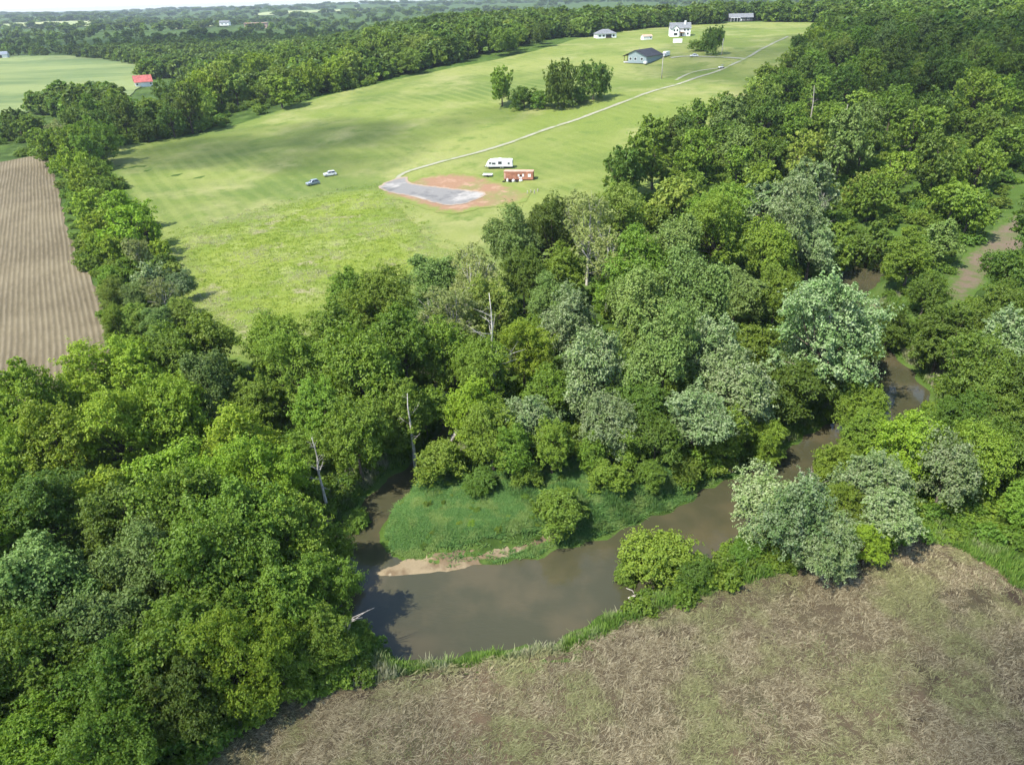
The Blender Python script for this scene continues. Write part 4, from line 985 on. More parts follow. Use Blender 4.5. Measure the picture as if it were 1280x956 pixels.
    (96.7, 272.6, 14.7, 'K', 'trees of the hillside forest', 'dark green tree, third from left, sixth row up, hillside forest at right'),
    (112.3, 254.1, 14.6, 'G', 'trees of the hillside forest', 'mid-green leafy tree, fourth from left, sixth row up, hillside forest at right'),
    (236.6, 359.8, 11.9, 'K', 'trees of the hillside forest', 'dark green tree, ninth from left, eleventh row up, hillside forest at right'),
    (80.5, 261.0, 15.2, 'W', 'trees of the hillside forest', 'soft grey-green tree, third from left, fifth row up, hillside forest at right'),
    (89.3, 212.5, 12.8, 'Y', 'trees of the hillside forest', 'pale lime-green tree, seventh from left, second row up, hillside forest at right'),
    (119.0, 265.3, 10.9, 'G', 'trees of the hillside forest', 'mid-green leafy tree, fifth from left, sixth row up, hillside forest at right'),
    (95.3, 180.5, 11.5, 'G', 'trees of the hillside forest', 'mid-green leafy tree, eighth from left, nearest row, hillside forest at right'),
    (113.2, 173.7, 13.6, 'G', 'trees of the hillside forest', 'mid-green leafy tree, ninth from left, nearest row, hillside forest at right'),
    (144.9, 245.6, 14.8, 'K', 'trees of the hillside forest', 'dark green tree, eighth from left, sixth row up, hillside forest at right'),
    (213.4, 341.8, 14.8, 'Y', 'trees of the hillside forest', 'pale lime-green tree, eighth from left, tenth row up, hillside forest at right'),
    (179.1, 277.4, 15.9, 'Y', 'trees of the hillside forest', 'pale lime-green tree, eighth from left, eighth row up, hillside forest at right'),
    (159.2, 226.1, 11.0, 'K', 'trees of the hillside forest', 'dark green tree, tenth from left, fifth row up, hillside forest at right'),
    (98.9, 209.5, 15.7, 'W', 'trees of the hillside forest', 'soft grey-green tree, eighth from left, third row up, hillside forest at right'),
    (69.2, 266.1, 14.3, 'G', 'trees of the hillside forest', 'mid-green leafy tree, second from left, fifth row up, hillside forest at right'),
    (143.3, 267.2, 12.3, 'G', 'trees of the hillside forest', 'mid-green leafy tree, seventh from left, seventh row up, hillside forest at right'),
    (36.3, 211.2, 15.5, 'G', 'trees of the hillside forest', 'mid-green leafy tree, second from left, second row up, hillside forest at right'),
    (45.5, 218.0, 14.0, 'G', 'trees of the hillside forest', 'mid-green leafy tree, third from left, second row up, hillside forest at right'),
    (182.4, 261.7, 10.4, 'G', 'trees of the hillside forest', 'mid-green leafy tree, tenth from left, sixth row up, hillside forest at right'),
    (76.9, 243.8, 13.6, 'K', 'trees of the hillside forest', 'dark green tree, sixth from left, fourth row up, hillside forest at right'),
    (143.8, 291.1, 10.3, 'K', 'trees of the hillside forest', 'dark green tree, sixth from left, seventh row up, hillside forest at right'),
    (33.2, 202.6, 13.7, 'K', 'trees of the hillside forest', 'dark green tree, first from left, second row up, hillside forest at right'),
    (157.9, 216.7, 10.2, 'K', 'trees of the hillside forest', 'dark green tree, tenth from left, fourth row up, hillside forest at right'),
    (62.8, 246.7, 10.7, 'K', 'trees of the hillside forest', 'dark green tree, fourth from left, fourth row up, hillside forest at right'),
    (255.0, 454.2, 15.1, 'Y', 'trees of the hillside forest', 'pale lime-green tree, second from left, thirteenth row up, hillside forest at right'),
    (44.6, 185.3, 15.5, 'Y', 'trees of the hillside forest', 'pale lime-green tree, third from left, nearest row, hillside forest at right'),
    (141.4, 338.2, 15.7, 'G', 'trees of the hillside forest', 'mid-green leafy tree, third from left, tenth row up, hillside forest at right'),
    (207.2, 288.3, 13.3, 'K', 'trees of the hillside forest', 'dark green tree, tenth from left, eighth row up, hillside forest at right'),
    (127.0, 326.8, 11.5, 'G', 'trees of the hillside forest', 'mid-green leafy tree, second from left, eighth row up, hillside forest at right'),
    (263.3, 421.9, 15.1, 'K', 'trees of the hillside forest', 'dark green tree, ninth from left, twelfth row up, hillside forest at right'),
    (138.7, 368.9, 12.6, 'Y', 'trees of the hillside forest', 'pale lime-green tree, first from left, tenth row up, hillside forest at right'),
    (28.2, 171.6, 14.4, 'G', 'trees of the hillside forest', 'mid-green leafy tree, first from left, nearest row, hillside forest at right'),
    (70.8, 194.4, 14.0, 'G', 'trees of the hillside forest', 'mid-green leafy tree, sixth from left, second row up, hillside forest at right'),
    (209.8, 397.0, 14.6, 'G', 'trees of the hillside forest', 'mid-green leafy tree, fourth from left, twelfth row up, hillside forest at right'),
    (133.7, 310.7, 11.5, 'K', 'trees of the hillside forest', 'dark green tree, fourth from left, eighth row up, hillside forest at right'),
    (187.2, 331.3, 14.7, 'G', 'trees of the hillside forest', 'mid-green leafy tree, sixth from left, tenth row up, hillside forest at right'),
    (127.2, 223.9, 15.5, 'G', 'trees of the hillside forest', 'mid-green leafy tree, seventh from left, fifth row up, hillside forest at right'),
    (100.7, 250.0, 10.6, 'G', 'trees of the hillside forest', 'mid-green leafy tree, fifth from left, fifth row up, hillside forest at right'),
    (331.9, 552.8, 11.5, 'W', 'trees of the hillside forest', 'soft grey-green tree, third from left, thirteenth row up, hillside forest at right'),
    (131.9, 195.6, 12.7, 'G', 'trees of the hillside forest', 'mid-green leafy tree, tenth from left, second row up, hillside forest at right'),
    (149.0, 259.9, 10.7, 'G', 'trees of the hillside forest', 'mid-green leafy tree, seventh from left, sixth row up, hillside forest at right'),
    (77.1, 254.2, 10.3, 'K', 'trees of the hillside forest', 'dark green tree, fifth from left, fourth row up, hillside forest at right'),
    (96.9, 294.8, 10.1, 'K', 'trees of the hillside forest', 'dark green tree, second from left, sixth row up, hillside forest at right'),
    (117.4, 191.6, 13.7, 'K', 'trees of the hillside forest', 'dark green tree, ninth from left, second row up, hillside forest at right'),
    (116.2, 307.5, 12.6, 'G', 'trees of the hillside forest', 'mid-green leafy tree, second from left, seventh row up, hillside forest at right'),
    (63.6, 238.1, 11.9, 'G', 'trees of the hillside forest', 'mid-green leafy tree, second from left, third row up, hillside forest at right'),
    (68.7, 156.4, 11.4, 'K', 'trees of the hillside forest', 'dark green tree, sixth from left, nearest row, hillside forest at right'),
    (135.0, 293.5, 13.9, 'K', 'trees of the hillside forest', 'dark green tree, fourth from left, seventh row up, hillside forest at right'),
    (69.6, 211.7, 11.8, 'G', 'trees of the hillside forest', 'mid-green leafy tree, fourth from left, second row up, hillside forest at right'),
    (204.4, 407.6, 13.7, 'W', 'trees of the hillside forest', 'soft grey-green tree, fifth from left, eleventh row up, hillside forest at right'),
    (225.0, 330.1, 13.5, 'K', 'trees of the hillside forest', 'dark green tree, tenth from left, tenth row up, hillside forest at right'),
    (175.2, 356.8, 14.4, 'K', 'trees of the hillside forest', 'dark green tree, fourth from left, tenth row up, hillside forest at right'),
    (170.8, 259.0, 14.9, 'G', 'trees of the hillside forest', 'mid-green leafy tree, tenth from left, seventh row up, hillside forest at right'),
    (227.0, 393.1, 14.1, 'G', 'trees of the hillside forest', 'mid-green leafy tree, seventh from left, twelfth row up, hillside forest at right'),
    (183.8, 385.4, 13.9, 'G', 'trees of the hillside forest', 'mid-green leafy tree, third from left, eleventh row up, hillside forest at right'),
    (196.1, 443.6, 16.0, 'G', 'trees of the hillside forest', 'mid-green leafy tree, first from left, twelfth row up, hillside forest at right'),
    (117.2, 333.2, 14.3, 'G', 'trees of the hillside forest', 'mid-green leafy tree, first from left, ninth row up, hillside forest at right'),
    (116.1, 322.9, 11.3, 'G', 'trees of the hillside forest', 'mid-green leafy tree, first from left, eighth row up, hillside forest at right'),
    (36.2, 168.8, 11.0, 'G', 'trees of the hillside forest', 'mid-green leafy tree, second from left, nearest row, hillside forest at right'),
    (288.1, 420.4, 15.6, 'K', 'trees of the hillside forest', 'dark green tree, seventh from left, thirteenth row up, hillside forest at right'),
    (214.6, 376.9, 14.2, 'K', 'trees of the hillside forest', 'dark green tree, sixth from left, eleventh row up, hillside forest at right'),
    (226.2, 359.2, 15.6, 'G', 'trees of the hillside forest', 'mid-green leafy tree, eighth from left, eleventh row up, hillside forest at right'),
    (48.7, 155.1, 16.0, 'G', 'trees of the hillside forest', 'mid-green leafy tree, fifth from left, nearest row, hillside forest at right'),
    (138.5, 237.3, 13.8, 'Y', 'trees of the hillside forest', 'pale lime-green tree, eighth from left, fifth row up, hillside forest at right'),
    (148.1, 323.2, 13.3, 'G', 'trees of the hillside forest', 'mid-green leafy tree, second from left, ninth row up, hillside forest at right'),
    (246.7, 445.3, 14.9, 'K', 'trees of the hillside forest', 'dark green tree, sixth from left, twelfth row up, hillside forest at right'),
    (225.8, 348.0, 12.0, 'W', 'trees of the hillside forest', 'soft grey-green tree, ninth from left, tenth row up, hillside forest at right'),
    (85.8, 289.0, 12.7, 'G', 'trees of the hillside forest', 'mid-green leafy tree, first from left, sixth row up, hillside forest at right'),
    (149.5, 366.4, 15.8, 'Y', 'trees of the hillside forest', 'pale lime-green tree, second from left, tenth row up, hillside forest at right'),
    (232.2, 447.9, 15.1, 'G', 'trees of the hillside forest', 'mid-green leafy tree, third from left, twelfth row up, hillside forest at right'),
    (251.6, 410.8, 15.7, 'G', 'trees of the hillside forest', 'mid-green leafy tree, eighth from left, twelfth row up, hillside forest at right'),
    (162.3, 303.9, 13.6, 'K', 'trees of the hillside forest', 'dark green tree, sixth from left, eighth row up, hillside forest at right'),
    (235.4, 474.1, 14.8, 'W', 'trees of the hillside forest', 'soft grey-green tree, first from left, thirteenth row up, hillside forest at right'),
    (145.7, 307.7, 12.9, 'G', 'trees of the hillside forest', 'mid-green leafy tree, fifth from left, eighth row up, hillside forest at right'),
    (156.6, 320.4, 15.1, 'G', 'trees of the hillside forest', 'mid-green leafy tree, fourth from left, ninth row up, hillside forest at right'),
    (301.7, 465.7, 15.3, 'G', 'trees of the hillside forest', 'mid-green leafy tree, fifth from left, thirteenth row up, hillside forest at right'),
    (212.6, 322.6, 11.5, 'G', 'trees of the hillside forest', 'mid-green leafy tree, eighth from left, ninth row up, hillside forest at right'),
    (49.4, 239.4, 15.5, 'G', 'trees of the hillside forest', 'mid-green leafy tree, first from left, fourth row up, hillside forest at right'),
    (104.9, 303.6, 14.5, 'Y', 'trees of the hillside forest', 'pale lime-green tree, first from left, seventh row up, hillside forest at right'),
    (82.5, 217.0, 14.6, 'K', 'trees of the hillside forest', 'dark green tree, sixth from left, third row up, hillside forest at right'),
    (152.6, 378.2, 15.3, 'K', 'trees of the hillside forest', 'dark green tree, first from left, eleventh row up, hillside forest at right'),
    (59.0, 229.3, 14.1, 'K', 'trees of the hillside forest', 'dark green tree, first from left, third row up, hillside forest at right'),
    (159.8, 251.1, 15.8, 'G', 'trees of the hillside forest', 'mid-green leafy tree, ninth from left, seventh row up, hillside forest at right'),
    (108.5, 216.8, 15.6, 'K', 'trees of the hillside forest', 'dark green tree, ninth from left, third row up, hillside forest at right'),
    (165.6, 246.3, 11.0, 'G', 'trees of the hillside forest', 'mid-green leafy tree, ninth from left, sixth row up, hillside forest at right'),
    (115.5, 231.0, 14.9, 'W', 'trees of the hillside forest', 'soft grey-green tree, seventh from left, fourth row up, hillside forest at right'),
    (197.0, 322.6, 14.3, 'G', 'trees of the hillside forest', 'mid-green leafy tree, seventh from left, tenth row up, hillside forest at right'),
    (160.9, 331.1, 13.5, 'G', 'trees of the hillside forest', 'mid-green leafy tree, third from left, ninth row up, hillside forest at right'),
    (186.0, 372.6, 15.3, 'W', 'trees of the hillside forest', 'soft grey-green tree, fourth from left, eleventh row up, hillside forest at right'),
    (137.5, 259.4, 13.5, 'G', 'trees of the hillside forest', 'mid-green leafy tree, sixth from left, sixth row up, hillside forest at right'),
    (97.7, 221.5, 11.8, 'K', 'trees of the hillside forest', 'dark green tree, seventh from left, third row up, hillside forest at right'),
    (62.6, 262.2, 10.9, 'G', 'trees of the hillside forest', 'mid-green leafy tree, first from left, fifth row up, hillside forest at right'),
    (172.4, 285.1, 13.9, 'K', 'trees of the hillside forest', 'dark green tree, eighth from left, seventh row up, hillside forest at right'),
    (156.7, 239.3, 12.4, 'G', 'trees of the hillside forest', 'mid-green leafy tree, ninth from left, fifth row up, hillside forest at right'),
    (243.8, 367.0, 14.6, 'G', 'trees of the hillside forest', 'mid-green leafy tree, tenth from left, eleventh row up, hillside forest at right'),
    (58.6, 217.3, 13.2, 'G', 'trees of the hillside forest', 'mid-green leafy tree, third from left, third row up, hillside forest at right'),
    (314.2, 465.7, 15.9, 'G', 'trees of the hillside forest', 'mid-green leafy tree, sixth from left, thirteenth row up, hillside forest at right'),
    (96.8, 187.1, 10.3, 'Y', 'trees of the hillside forest', 'pale lime-green tree, seventh from left, nearest row, hillside forest at right'),
    (190.0, 308.4, 10.4, 'K', 'trees of the hillside forest', 'dark green tree, seventh from left, eighth row up, hillside forest at right'),
    (133.7, 333.7, 12.1, 'K', 'trees of the hillside forest', 'dark green tree, third from left, eighth row up, hillside forest at right'),
    (109.6, 241.1, 11.3, 'G', 'trees of the hillside forest', 'mid-green leafy tree, sixth from left, fifth row up, hillside forest at right'),
    (164.5, 370.5, 15.6, 'K', 'trees of the hillside forest', 'dark green tree, second from left, eleventh row up, hillside forest at right'),
    (92.7, 256.6, 13.6, 'K', 'trees of the hillside forest', 'dark green tree, fourth from left, fifth row up, hillside forest at right'),
    (52.8, 252.0, 10.2, 'W', 'trees of the hillside forest', 'soft grey-green tree, second from left, fourth row up, hillside forest at right'),
    (182.8, 311.3, 14.0, 'K', 'trees of the hillside forest', 'dark green tree, sixth from left, ninth row up, hillside forest at right'),
    (188.0, 398.8, 15.1, 'G', 'trees of the hillside forest', 'mid-green leafy tree, second from left, twelfth row up, hillside forest at right'),
    (206.2, 302.4, 15.8, 'G', 'trees of the hillside forest', 'mid-green leafy tree, tenth from left, ninth row up, hillside forest at right'),
    (-242.6, 358.6, 14.2, 'K', 'trees of the shaded treeline', 'dark green tree, first from left, second row up, shaded treeline at far left'),
    (-170.6, 402.3, 16.7, 'G', 'trees of the shaded treeline', 'mid-green leafy tree, sixth from left, fourth row up, shaded treeline at far left'),
    (-184.0, 409.2, 17.8, 'K', 'trees of the shaded treeline', 'dark green tree, second from left, fourth row up, shaded treeline at far left'),
    (-234.0, 354.9, 13.6, 'K', 'trees of the shaded treeline', 'dark green tree, second from left, second row up, shaded treeline at far left'),
    (-165.1, 295.1, 16.8, 'G', 'trees of the shaded treeline', 'mid-green leafy tree, fifth from left, nearest row, shaded treeline at far left'),
    (-172.3, 354.3, 13.9, 'K', 'trees of the shaded treeline', 'dark green tree, sixth from left, second row up, shaded treeline at far left'),
    (-218.7, 339.9, 17.3, 'K', 'trees of the shaded treeline', 'dark green tree, third from left, second row up, shaded treeline at far left'),
    (-179.4, 376.4, 14.8, 'G', 'trees of the shaded treeline', 'mid-green leafy tree, fifth from left, third row up, shaded treeline at far left'),
    (-190.9, 330.7, 17.0, 'K', 'trees of the shaded treeline', 'dark green tree, third from left, nearest row, shaded treeline at far left'),
    (-191.5, 302.2, 13.7, 'G', 'trees of the shaded treeline', 'mid-green leafy tree, first from left, nearest row, shaded treeline at far left'),
    (-181.5, 351.7, 17.0, 'K', 'trees of the shaded treeline', 'dark green tree, fifth from left, second row up, shaded treeline at far left'),
    (-188.2, 433.6, 14.6, 'K', 'trees of the shaded treeline', 'dark green tree, fourth from left, fourth row up, shaded treeline at far left'),
    (-195.1, 342.5, 17.6, 'K', 'trees of the shaded treeline', 'dark green tree, fourth from left, second row up, shaded treeline at far left'),
    (-181.6, 421.9, 15.9, 'K', 'trees of the shaded treeline', 'dark green tree, fifth from left, fourth row up, shaded treeline at far left'),
    (-166.9, 380.8, 14.5, 'K', 'trees of the shaded treeline', 'dark green tree, third from left, fourth row up, shaded treeline at far left'),
    (-167.6, 342.9, 13.0, 'K', 'trees of the shaded treeline', 'dark green tree, seventh from left, nearest row, shaded treeline at far left'),
    (-178.4, 302.6, 12.7, 'G', 'trees of the shaded treeline', 'mid-green leafy tree, second from left, nearest row, shaded treeline at far left'),
    (-196.7, 377.5, 13.4, 'K', 'trees of the shaded treeline', 'dark green tree, third from left, third row up, shaded treeline at far left'),
    (-210.5, 372.0, 13.8, 'G', 'trees of the shaded treeline', 'mid-green leafy tree, first from left, third row up, shaded treeline at far left'),
    (-151.5, 355.0, 17.9, 'K', 'trees of the shaded treeline', 'dark green tree, seventh from left, third row up, shaded treeline at far left'),
    (-175.5, 312.2, 16.4, 'K', 'trees of the shaded treeline', 'dark green tree, fourth from left, nearest row, shaded treeline at far left'),
    (-203.0, 384.4, 15.8, 'K', 'trees of the shaded treeline', 'dark green tree, second from left, third row up, shaded treeline at far left'),
    (-180.9, 329.2, 14.9, 'K', 'trees of the shaded treeline', 'dark green tree, sixth from left, nearest row, shaded treeline at far left'),
    (-157.6, 348.5, 14.9, 'K', 'trees of the shaded treeline', 'dark green tree, seventh from left, second row up, shaded treeline at far left'),
    (-205.1, 397.5, 13.8, 'K', 'trees of the shaded treeline', 'dark green tree, first from left, fourth row up, shaded treeline at far left'),
    (-193.1, 383.6, 13.4, 'G', 'trees of the shaded treeline', 'mid-green leafy tree, fourth from left, third row up, shaded treeline at far left'),
    (-159.1, 361.0, 12.5, 'K', 'trees of the shaded treeline', 'dark green tree, sixth from left, third row up, shaded treeline at far left'),
    (-100.6, 498.8, 17.0, 'M', 'trees of the sunlit treeline', 'bright yellow-green tree, second from left, fifth row up, sunlit treeline behind the hay field'),
    (-153.8, 549.8, 19.6, 'Y', 'trees of the sunlit treeline', 'pale lime-green tree, first from left, fifth row up, sunlit treeline behind the hay field'),
    (-60.5, 519.9, 17.8, 'Y', 'trees of the sunlit treeline', 'pale lime-green tree, first from left, sixth row up, sunlit treeline behind the hay field'),
    (-160.7, 393.3, 16.2, 'M', 'trees of the sunlit treeline', 'bright yellow-green tree, second from left, nearest row, sunlit treeline behind the hay field'),
    (-154.6, 477.3, 20.0, 'M', 'trees of the sunlit treeline', 'bright yellow-green tree, third from left, third row up, sunlit treeline behind the hay field'),
    (-163.5, 406.9, 18.2, 'M', 'trees of the sunlit treeline', 'bright yellow-green tree, third from left, nearest row, sunlit treeline behind the hay field'),
    (-127.5, 431.3, 16.2, 'Y', 'trees of the sunlit treeline', 'pale lime-green tree, fifth from left, second row up, sunlit treeline behind the hay field'),
    (-175.9, 457.4, 18.4, 'M', 'trees of the sunlit treeline', 'bright yellow-green tree, first from left, second row up, sunlit treeline behind the hay field'),
    (-169.8, 535.9, 19.7, 'Y', 'trees of the sunlit treeline', 'pale lime-green tree, first from left, fourth row up, sunlit treeline behind the hay field'),
    (-100.4, 468.4, 17.1, 'M', 'trees of the sunlit treeline', 'bright yellow-green tree, fourth from left, fourth row up, sunlit treeline behind the hay field'),
    (-152.2, 368.8, 15.1, 'Y', 'trees of the sunlit treeline', 'pale lime-green tree, first from left, nearest row, sunlit treeline behind the hay field'),
    (-183.5, 511.5, 17.9, 'M', 'trees of the sunlit treeline', 'bright yellow-green tree, second from left, third row up, sunlit treeline behind the hay field'),
    (-119.4, 400.0, 19.4, 'M', 'trees of the sunlit treeline', 'bright yellow-green tree, fourth from left, second row up, sunlit treeline behind the hay field'),
    (-72.0, 504.3, 19.3, 'G', 'trees of the sunlit treeline', 'mid-green leafy tree, fourth from left, fifth row up, sunlit treeline behind the hay field'),
    (-169.7, 425.3, 14.5, 'M', 'trees of the sunlit treeline', 'bright yellow-green tree, fourth from left, nearest row, sunlit treeline behind the hay field'),
    (-151.3, 423.8, 17.8, 'Y', 'trees of the sunlit treeline', 'pale lime-green tree, fifth from left, nearest row, sunlit treeline behind the hay field'),
    (-40.9, 507.3, 17.4, 'Y', 'trees of the sunlit treeline', 'pale lime-green tree, second from left, sixth row up, sunlit treeline behind the hay field'),
    (-52.8, 504.6, 17.2, 'Y', 'trees of the sunlit treeline', 'pale lime-green tree, fifth from left, fifth row up, sunlit treeline behind the hay field'),
    (-150.0, 487.8, 19.1, 'M', 'trees of the sunlit treeline', 'bright yellow-green tree, second from left, fourth row up, sunlit treeline behind the hay field'),
    (-159.9, 422.9, 19.5, 'Y', 'trees of the sunlit treeline', 'pale lime-green tree, second from left, second row up, sunlit treeline behind the hay field'),
    (-110.2, 432.2, 19.3, 'M', 'trees of the sunlit treeline', 'bright yellow-green tree, fifth from left, third row up, sunlit treeline behind the hay field'),
    (-174.0, 479.2, 19.3, 'Y', 'trees of the sunlit treeline', 'pale lime-green tree, first from left, third row up, sunlit treeline behind the hay field'),
    (-133.7, 423.7, 14.9, 'G', 'trees of the sunlit treeline', 'mid-green leafy tree, third from left, second row up, sunlit treeline behind the hay field'),
    (-87.2, 521.6, 19.5, 'Y', 'trees of the sunlit treeline', 'pale lime-green tree, third from left, fifth row up, sunlit treeline behind the hay field'),
    (-127.4, 465.5, 15.9, 'M', 'trees of the sunlit treeline', 'bright yellow-green tree, fourth from left, third row up, sunlit treeline behind the hay field'),
    (-98.3, 442.0, 17.6, 'M', 'trees of the sunlit treeline', 'bright yellow-green tree, third from left, fourth row up, sunlit treeline behind the hay field'),
    (-90.5, 456.4, 19.7, 'Y', 'trees of the sunlit treeline', 'pale lime-green tree, fifth from left, fourth row up, sunlit treeline behind the hay field'),
]
rt = random.Random(11)
for (tx, ty_, tD, tk, tg, tl) in TREES:
    dist = math.hypot(tx, ty_)
    key = (SHAPE[tk], 'hi' if dist < 165 else 'mid')
    pool_ = PROTO[key]
    if key == ('broad', 'hi'):        # wide crowns keep leaf-sized leaves
        pool_ = [pool_[4], pool_[6], pool_[1]] if tD > 11.5 else pool_
        if tD > 14: pool_ = [pool_[1]]
    cm, tm = rt.choice(pool_)
    root = empty(KINDNAME[tk], (tx, ty_, ground_z(tx, ty_) - 0.05), rt.uniform(0, 6.283))
    s = tD / 10.0
    root.scale = (s * rt.uniform(0.92, 1.1), s * rt.uniform(0.92, 1.1), s * rt.uniform(0.95, 1.32) * (1.4 if tk == 'T' else (0.82 if tk in 'BL' else 1.0)))
    tag(root, tl, CAT.get(tk, 'tree'), tg)
    c = obj('crown', cm, root)
    c.material_slots[0].link = 'OBJECT'
    c.material_slots[0].material = LEAF[tk]
    obj('trunk', tm, root)


# ------------------------------------------------------------------ scatter (only for what nobody could count)
def source_collection(name, meshes):
    c = bpy.data.collections.new(name)
    for k, m in enumerate(meshes):
        c.objects.link(bpy.data.objects.new('%s_piece' % name, m))
    return c


def scatter(name, pts, scale, rot, src, label, cat):
    me = bpy.data.meshes.new(name)
    n = len(pts)
    me.vertices.add(n)
    me.vertices.foreach_set('co', np.asarray(pts, np.float32).ravel())
    a = me.attributes.new('scl', 'FLOAT_VECTOR', 'POINT')
    a.data.foreach_set('vector', np.asarray(scale, np.float32).ravel())
    a = me.attributes.new('rot', 'FLOAT_VECTOR', 'POINT')
    a.data.foreach_set('vector', np.asarray(rot, np.float32).ravel())
    me.update()
    o = obj(name, me)
    ng = bpy.data.node_groups.new(name, 'GeometryNodeTree')
    ng.interface.new_socket('Geometry', in_out='INPUT', socket_type='NodeSocketGeometry')
    ng.interface.new_socket('Geometry', in_out='OUTPUT', socket_type='NodeSocketGeometry')
    gi = ng.nodes.new('NodeGroupInput'); go = ng.nodes.new('NodeGroupOutput')
    ip = ng.nodes.new('GeometryNodeInstanceOnPoints')
    ci = ng.nodes.new('GeometryNodeCollectionInfo')
    ci.inputs['Collection'].default_value = src
    ci.inputs['Separate Children'].default_value = True
    ci.inputs['Reset Children'].default_value = True
    ip.inputs['Pick Instance'].default_value = True
    ns = ng.nodes.new('GeometryNodeInputNamedAttribute'); ns.data_type = 'FLOAT_VECTOR'; ns.inputs[0].default_value = 'scl'
    nr = ng.nodes.new('GeometryNodeInputNamedAttribute'); nr.data_type = 'FLOAT_VECTOR'; nr.inputs[0].default_value = 'rot'
    L = ng.links.new
    L(gi.outputs[0], ip.inputs['Points'])
    L(ci.outputs[0], ip.inputs['Instance'])
    L(ns.outputs[0], ip.inputs['Scale'])
    L(nr.outputs[0], ip.inputs['Rotation'])
    L(ip.outputs[0], go.inputs[0])
    md = o.modifiers.new('scatter', 'NODES')
    md.node_group = ng
    tag(o, label, cat, None, 'stuff')
    return o


def tuft(name, seed, n, h, w, spread, lean, mat, flat=False):
    r = random.Random(seed)
    V, F = [], []
    for k in range(n):
        a = r.uniform(0, 6.283); d = spread * math.sqrt(r.random())
        x, y = d * math.cos(a), d * math.sin(a)
        if flat:
            b = r.gauss(0, 0.55) + (math.pi if r.random() < 0.5 else 0)
            ln = h * r.uniform(0.5, 1.2); el = abs(r.gauss(0.12, 0.18))
        else:
            b = r.uniform(0, 6.283)
            ln = h * r.uniform(0.55, 1.2); el = math.pi / 2 - abs(r.gauss(0, lean))
        dx, dy, dz = math.cos(b) * math.cos(el), math.sin(b) * math.cos(el), math.sin(el)
        sx, sy = -math.sin(b) * w, math.cos(b) * w
        z0 = 0.03 if flat else -0.05
        mid = (x + dx * ln * .55, y + dy * ln * .55, z0 + dz * ln * .62)
        tip = (x + dx * ln, y + dy * ln, z0 + dz * ln * (0.85 if not flat else 1.0))
        i = len(V)
        V += [(x - sx, y - sy, z0), (x + sx, y + sy, z0), (mid[0] + sx * .8, mid[1] + sy * .8, mid[2]), (mid[0] - sx * .8, mid[1] - sy * .8, mid[2]), tip, tip]
        V[-1] = (tip[0] + sx * .25, tip[1] + sy * .25, tip[2])
        F += [(i, i + 1, i + 2, i + 3), (i + 3, i + 2, i + 5, i + 4)]
    return np_mesh(name, np.array(V), np.array(F), [MATS[mat]])


rs = np.random.RandomState(5)


def fields_mask(x, y):
    m = np.zeros(x.shape, bool)
    for k in ('plowed_field', 'hay_field', 'rough_meadow', 'stubble_field', 'bare_strip', 'far_crop_field'):
        m |= in_poly(x, y, SHEET[k])
    return m


def poly_points(poly, n):
    xs = [p[0] for p in poly]; ys = [p[1] for p in poly]
    x = rs.uniform(min(xs), max(xs), n); y = rs.uniform(min(ys), max(ys), n)
    k = in_poly(x, y, poly)
    return x[k], y[k]


# undergrowth between and under the trees
ux, uy, us = [], [], []
for (tx, ty_, tD, tk, tg, tl) in TREES:
    d = math.hypot(tx, ty_)
    n = 26 if d < 130 else (22 if d < 300 else 12)
    a = rs.uniform(0, 6.283, n); q = tD * (0.85 if d < 180 else 1.1) * np.sqrt(rs.uniform(0, 1, n))
    ux.append(tx + q * np.cos(a)); uy.append(ty_ + q * np.sin(a)); us.append(rs.uniform(0.16, 0.38, n) * (1.0 if d < 180 else (1.5 if d < 300 else 2.0)))
ux, uy, us = np.concatenate(ux), np.concatenate(uy), np.concatenate(us)
wx_, wy_ = poly_points([(-18.2, 70.0), (-16.4, 76.6), (-11.9, 81.1), (-2.7, 82.6), (6.6, 82.1), (18.3, 82.5), (28.4, 81.0), (32.0, 77.9), (24.3, 69.7), (9.2, 64.3), (0.3, 61.9), (-8.2, 60.3), (-15.6, 59.3), (-17.7, 64.1), (-15.7, 66.9)], 170)
kw = creek_distance(wx_, wy_) > 1.5
ux = np.concatenate([ux, wx_[kw]]); uy = np.concatenate([uy, wy_[kw]]); us = np.concatenate([us, -rs.uniform(0.05, 0.13, kw.sum())])
uz = height(ux, uy)
ok = (uz > 0.5) & ~fields_mask(ux, uy) & ~((ux > -22) & (ux < 22) & (uy < 80) & (uy > 57) & (us > 0))
us = np.abs(us)
ux, uy, uz, us = ux[ok], uy[ok], uz[ok], us[ok]
under = []
for k in range(3):
    me, L_ = crown_mesh('undergrowth', 300 + k, 10, zc=2.6, ax=5.0, az=3.0, lobes=10, subs=120, leaves=1500, leaf=0.95, lobe_r=(0.28, 0.45))
    me.materials.clear(); me.materials.append(LEAF['LGB'[k]])
    under.append(me)
scatter('undergrowth', np.column_stack([ux, uy, uz - 0.1]), np.column_stack([us, us, us * rs.uniform(0.7, 1.3, len(us))]), np.column_stack([0 * us, 0 * us, rs.uniform(0, 6.283, len(us))]), source_collection('undergrowth', under), 'leafy green undergrowth covering the ground beneath the trees', 'undergrowth')


def upright(x, y, s, hs):
    n = len(x)
    return np.column_stack([x, y, height(x, y)]), np.column_stack([s, s, s * hs]), np.column_stack([np.zeros(n), np.zeros(n), rs.uniform(0, 6.283, n)])


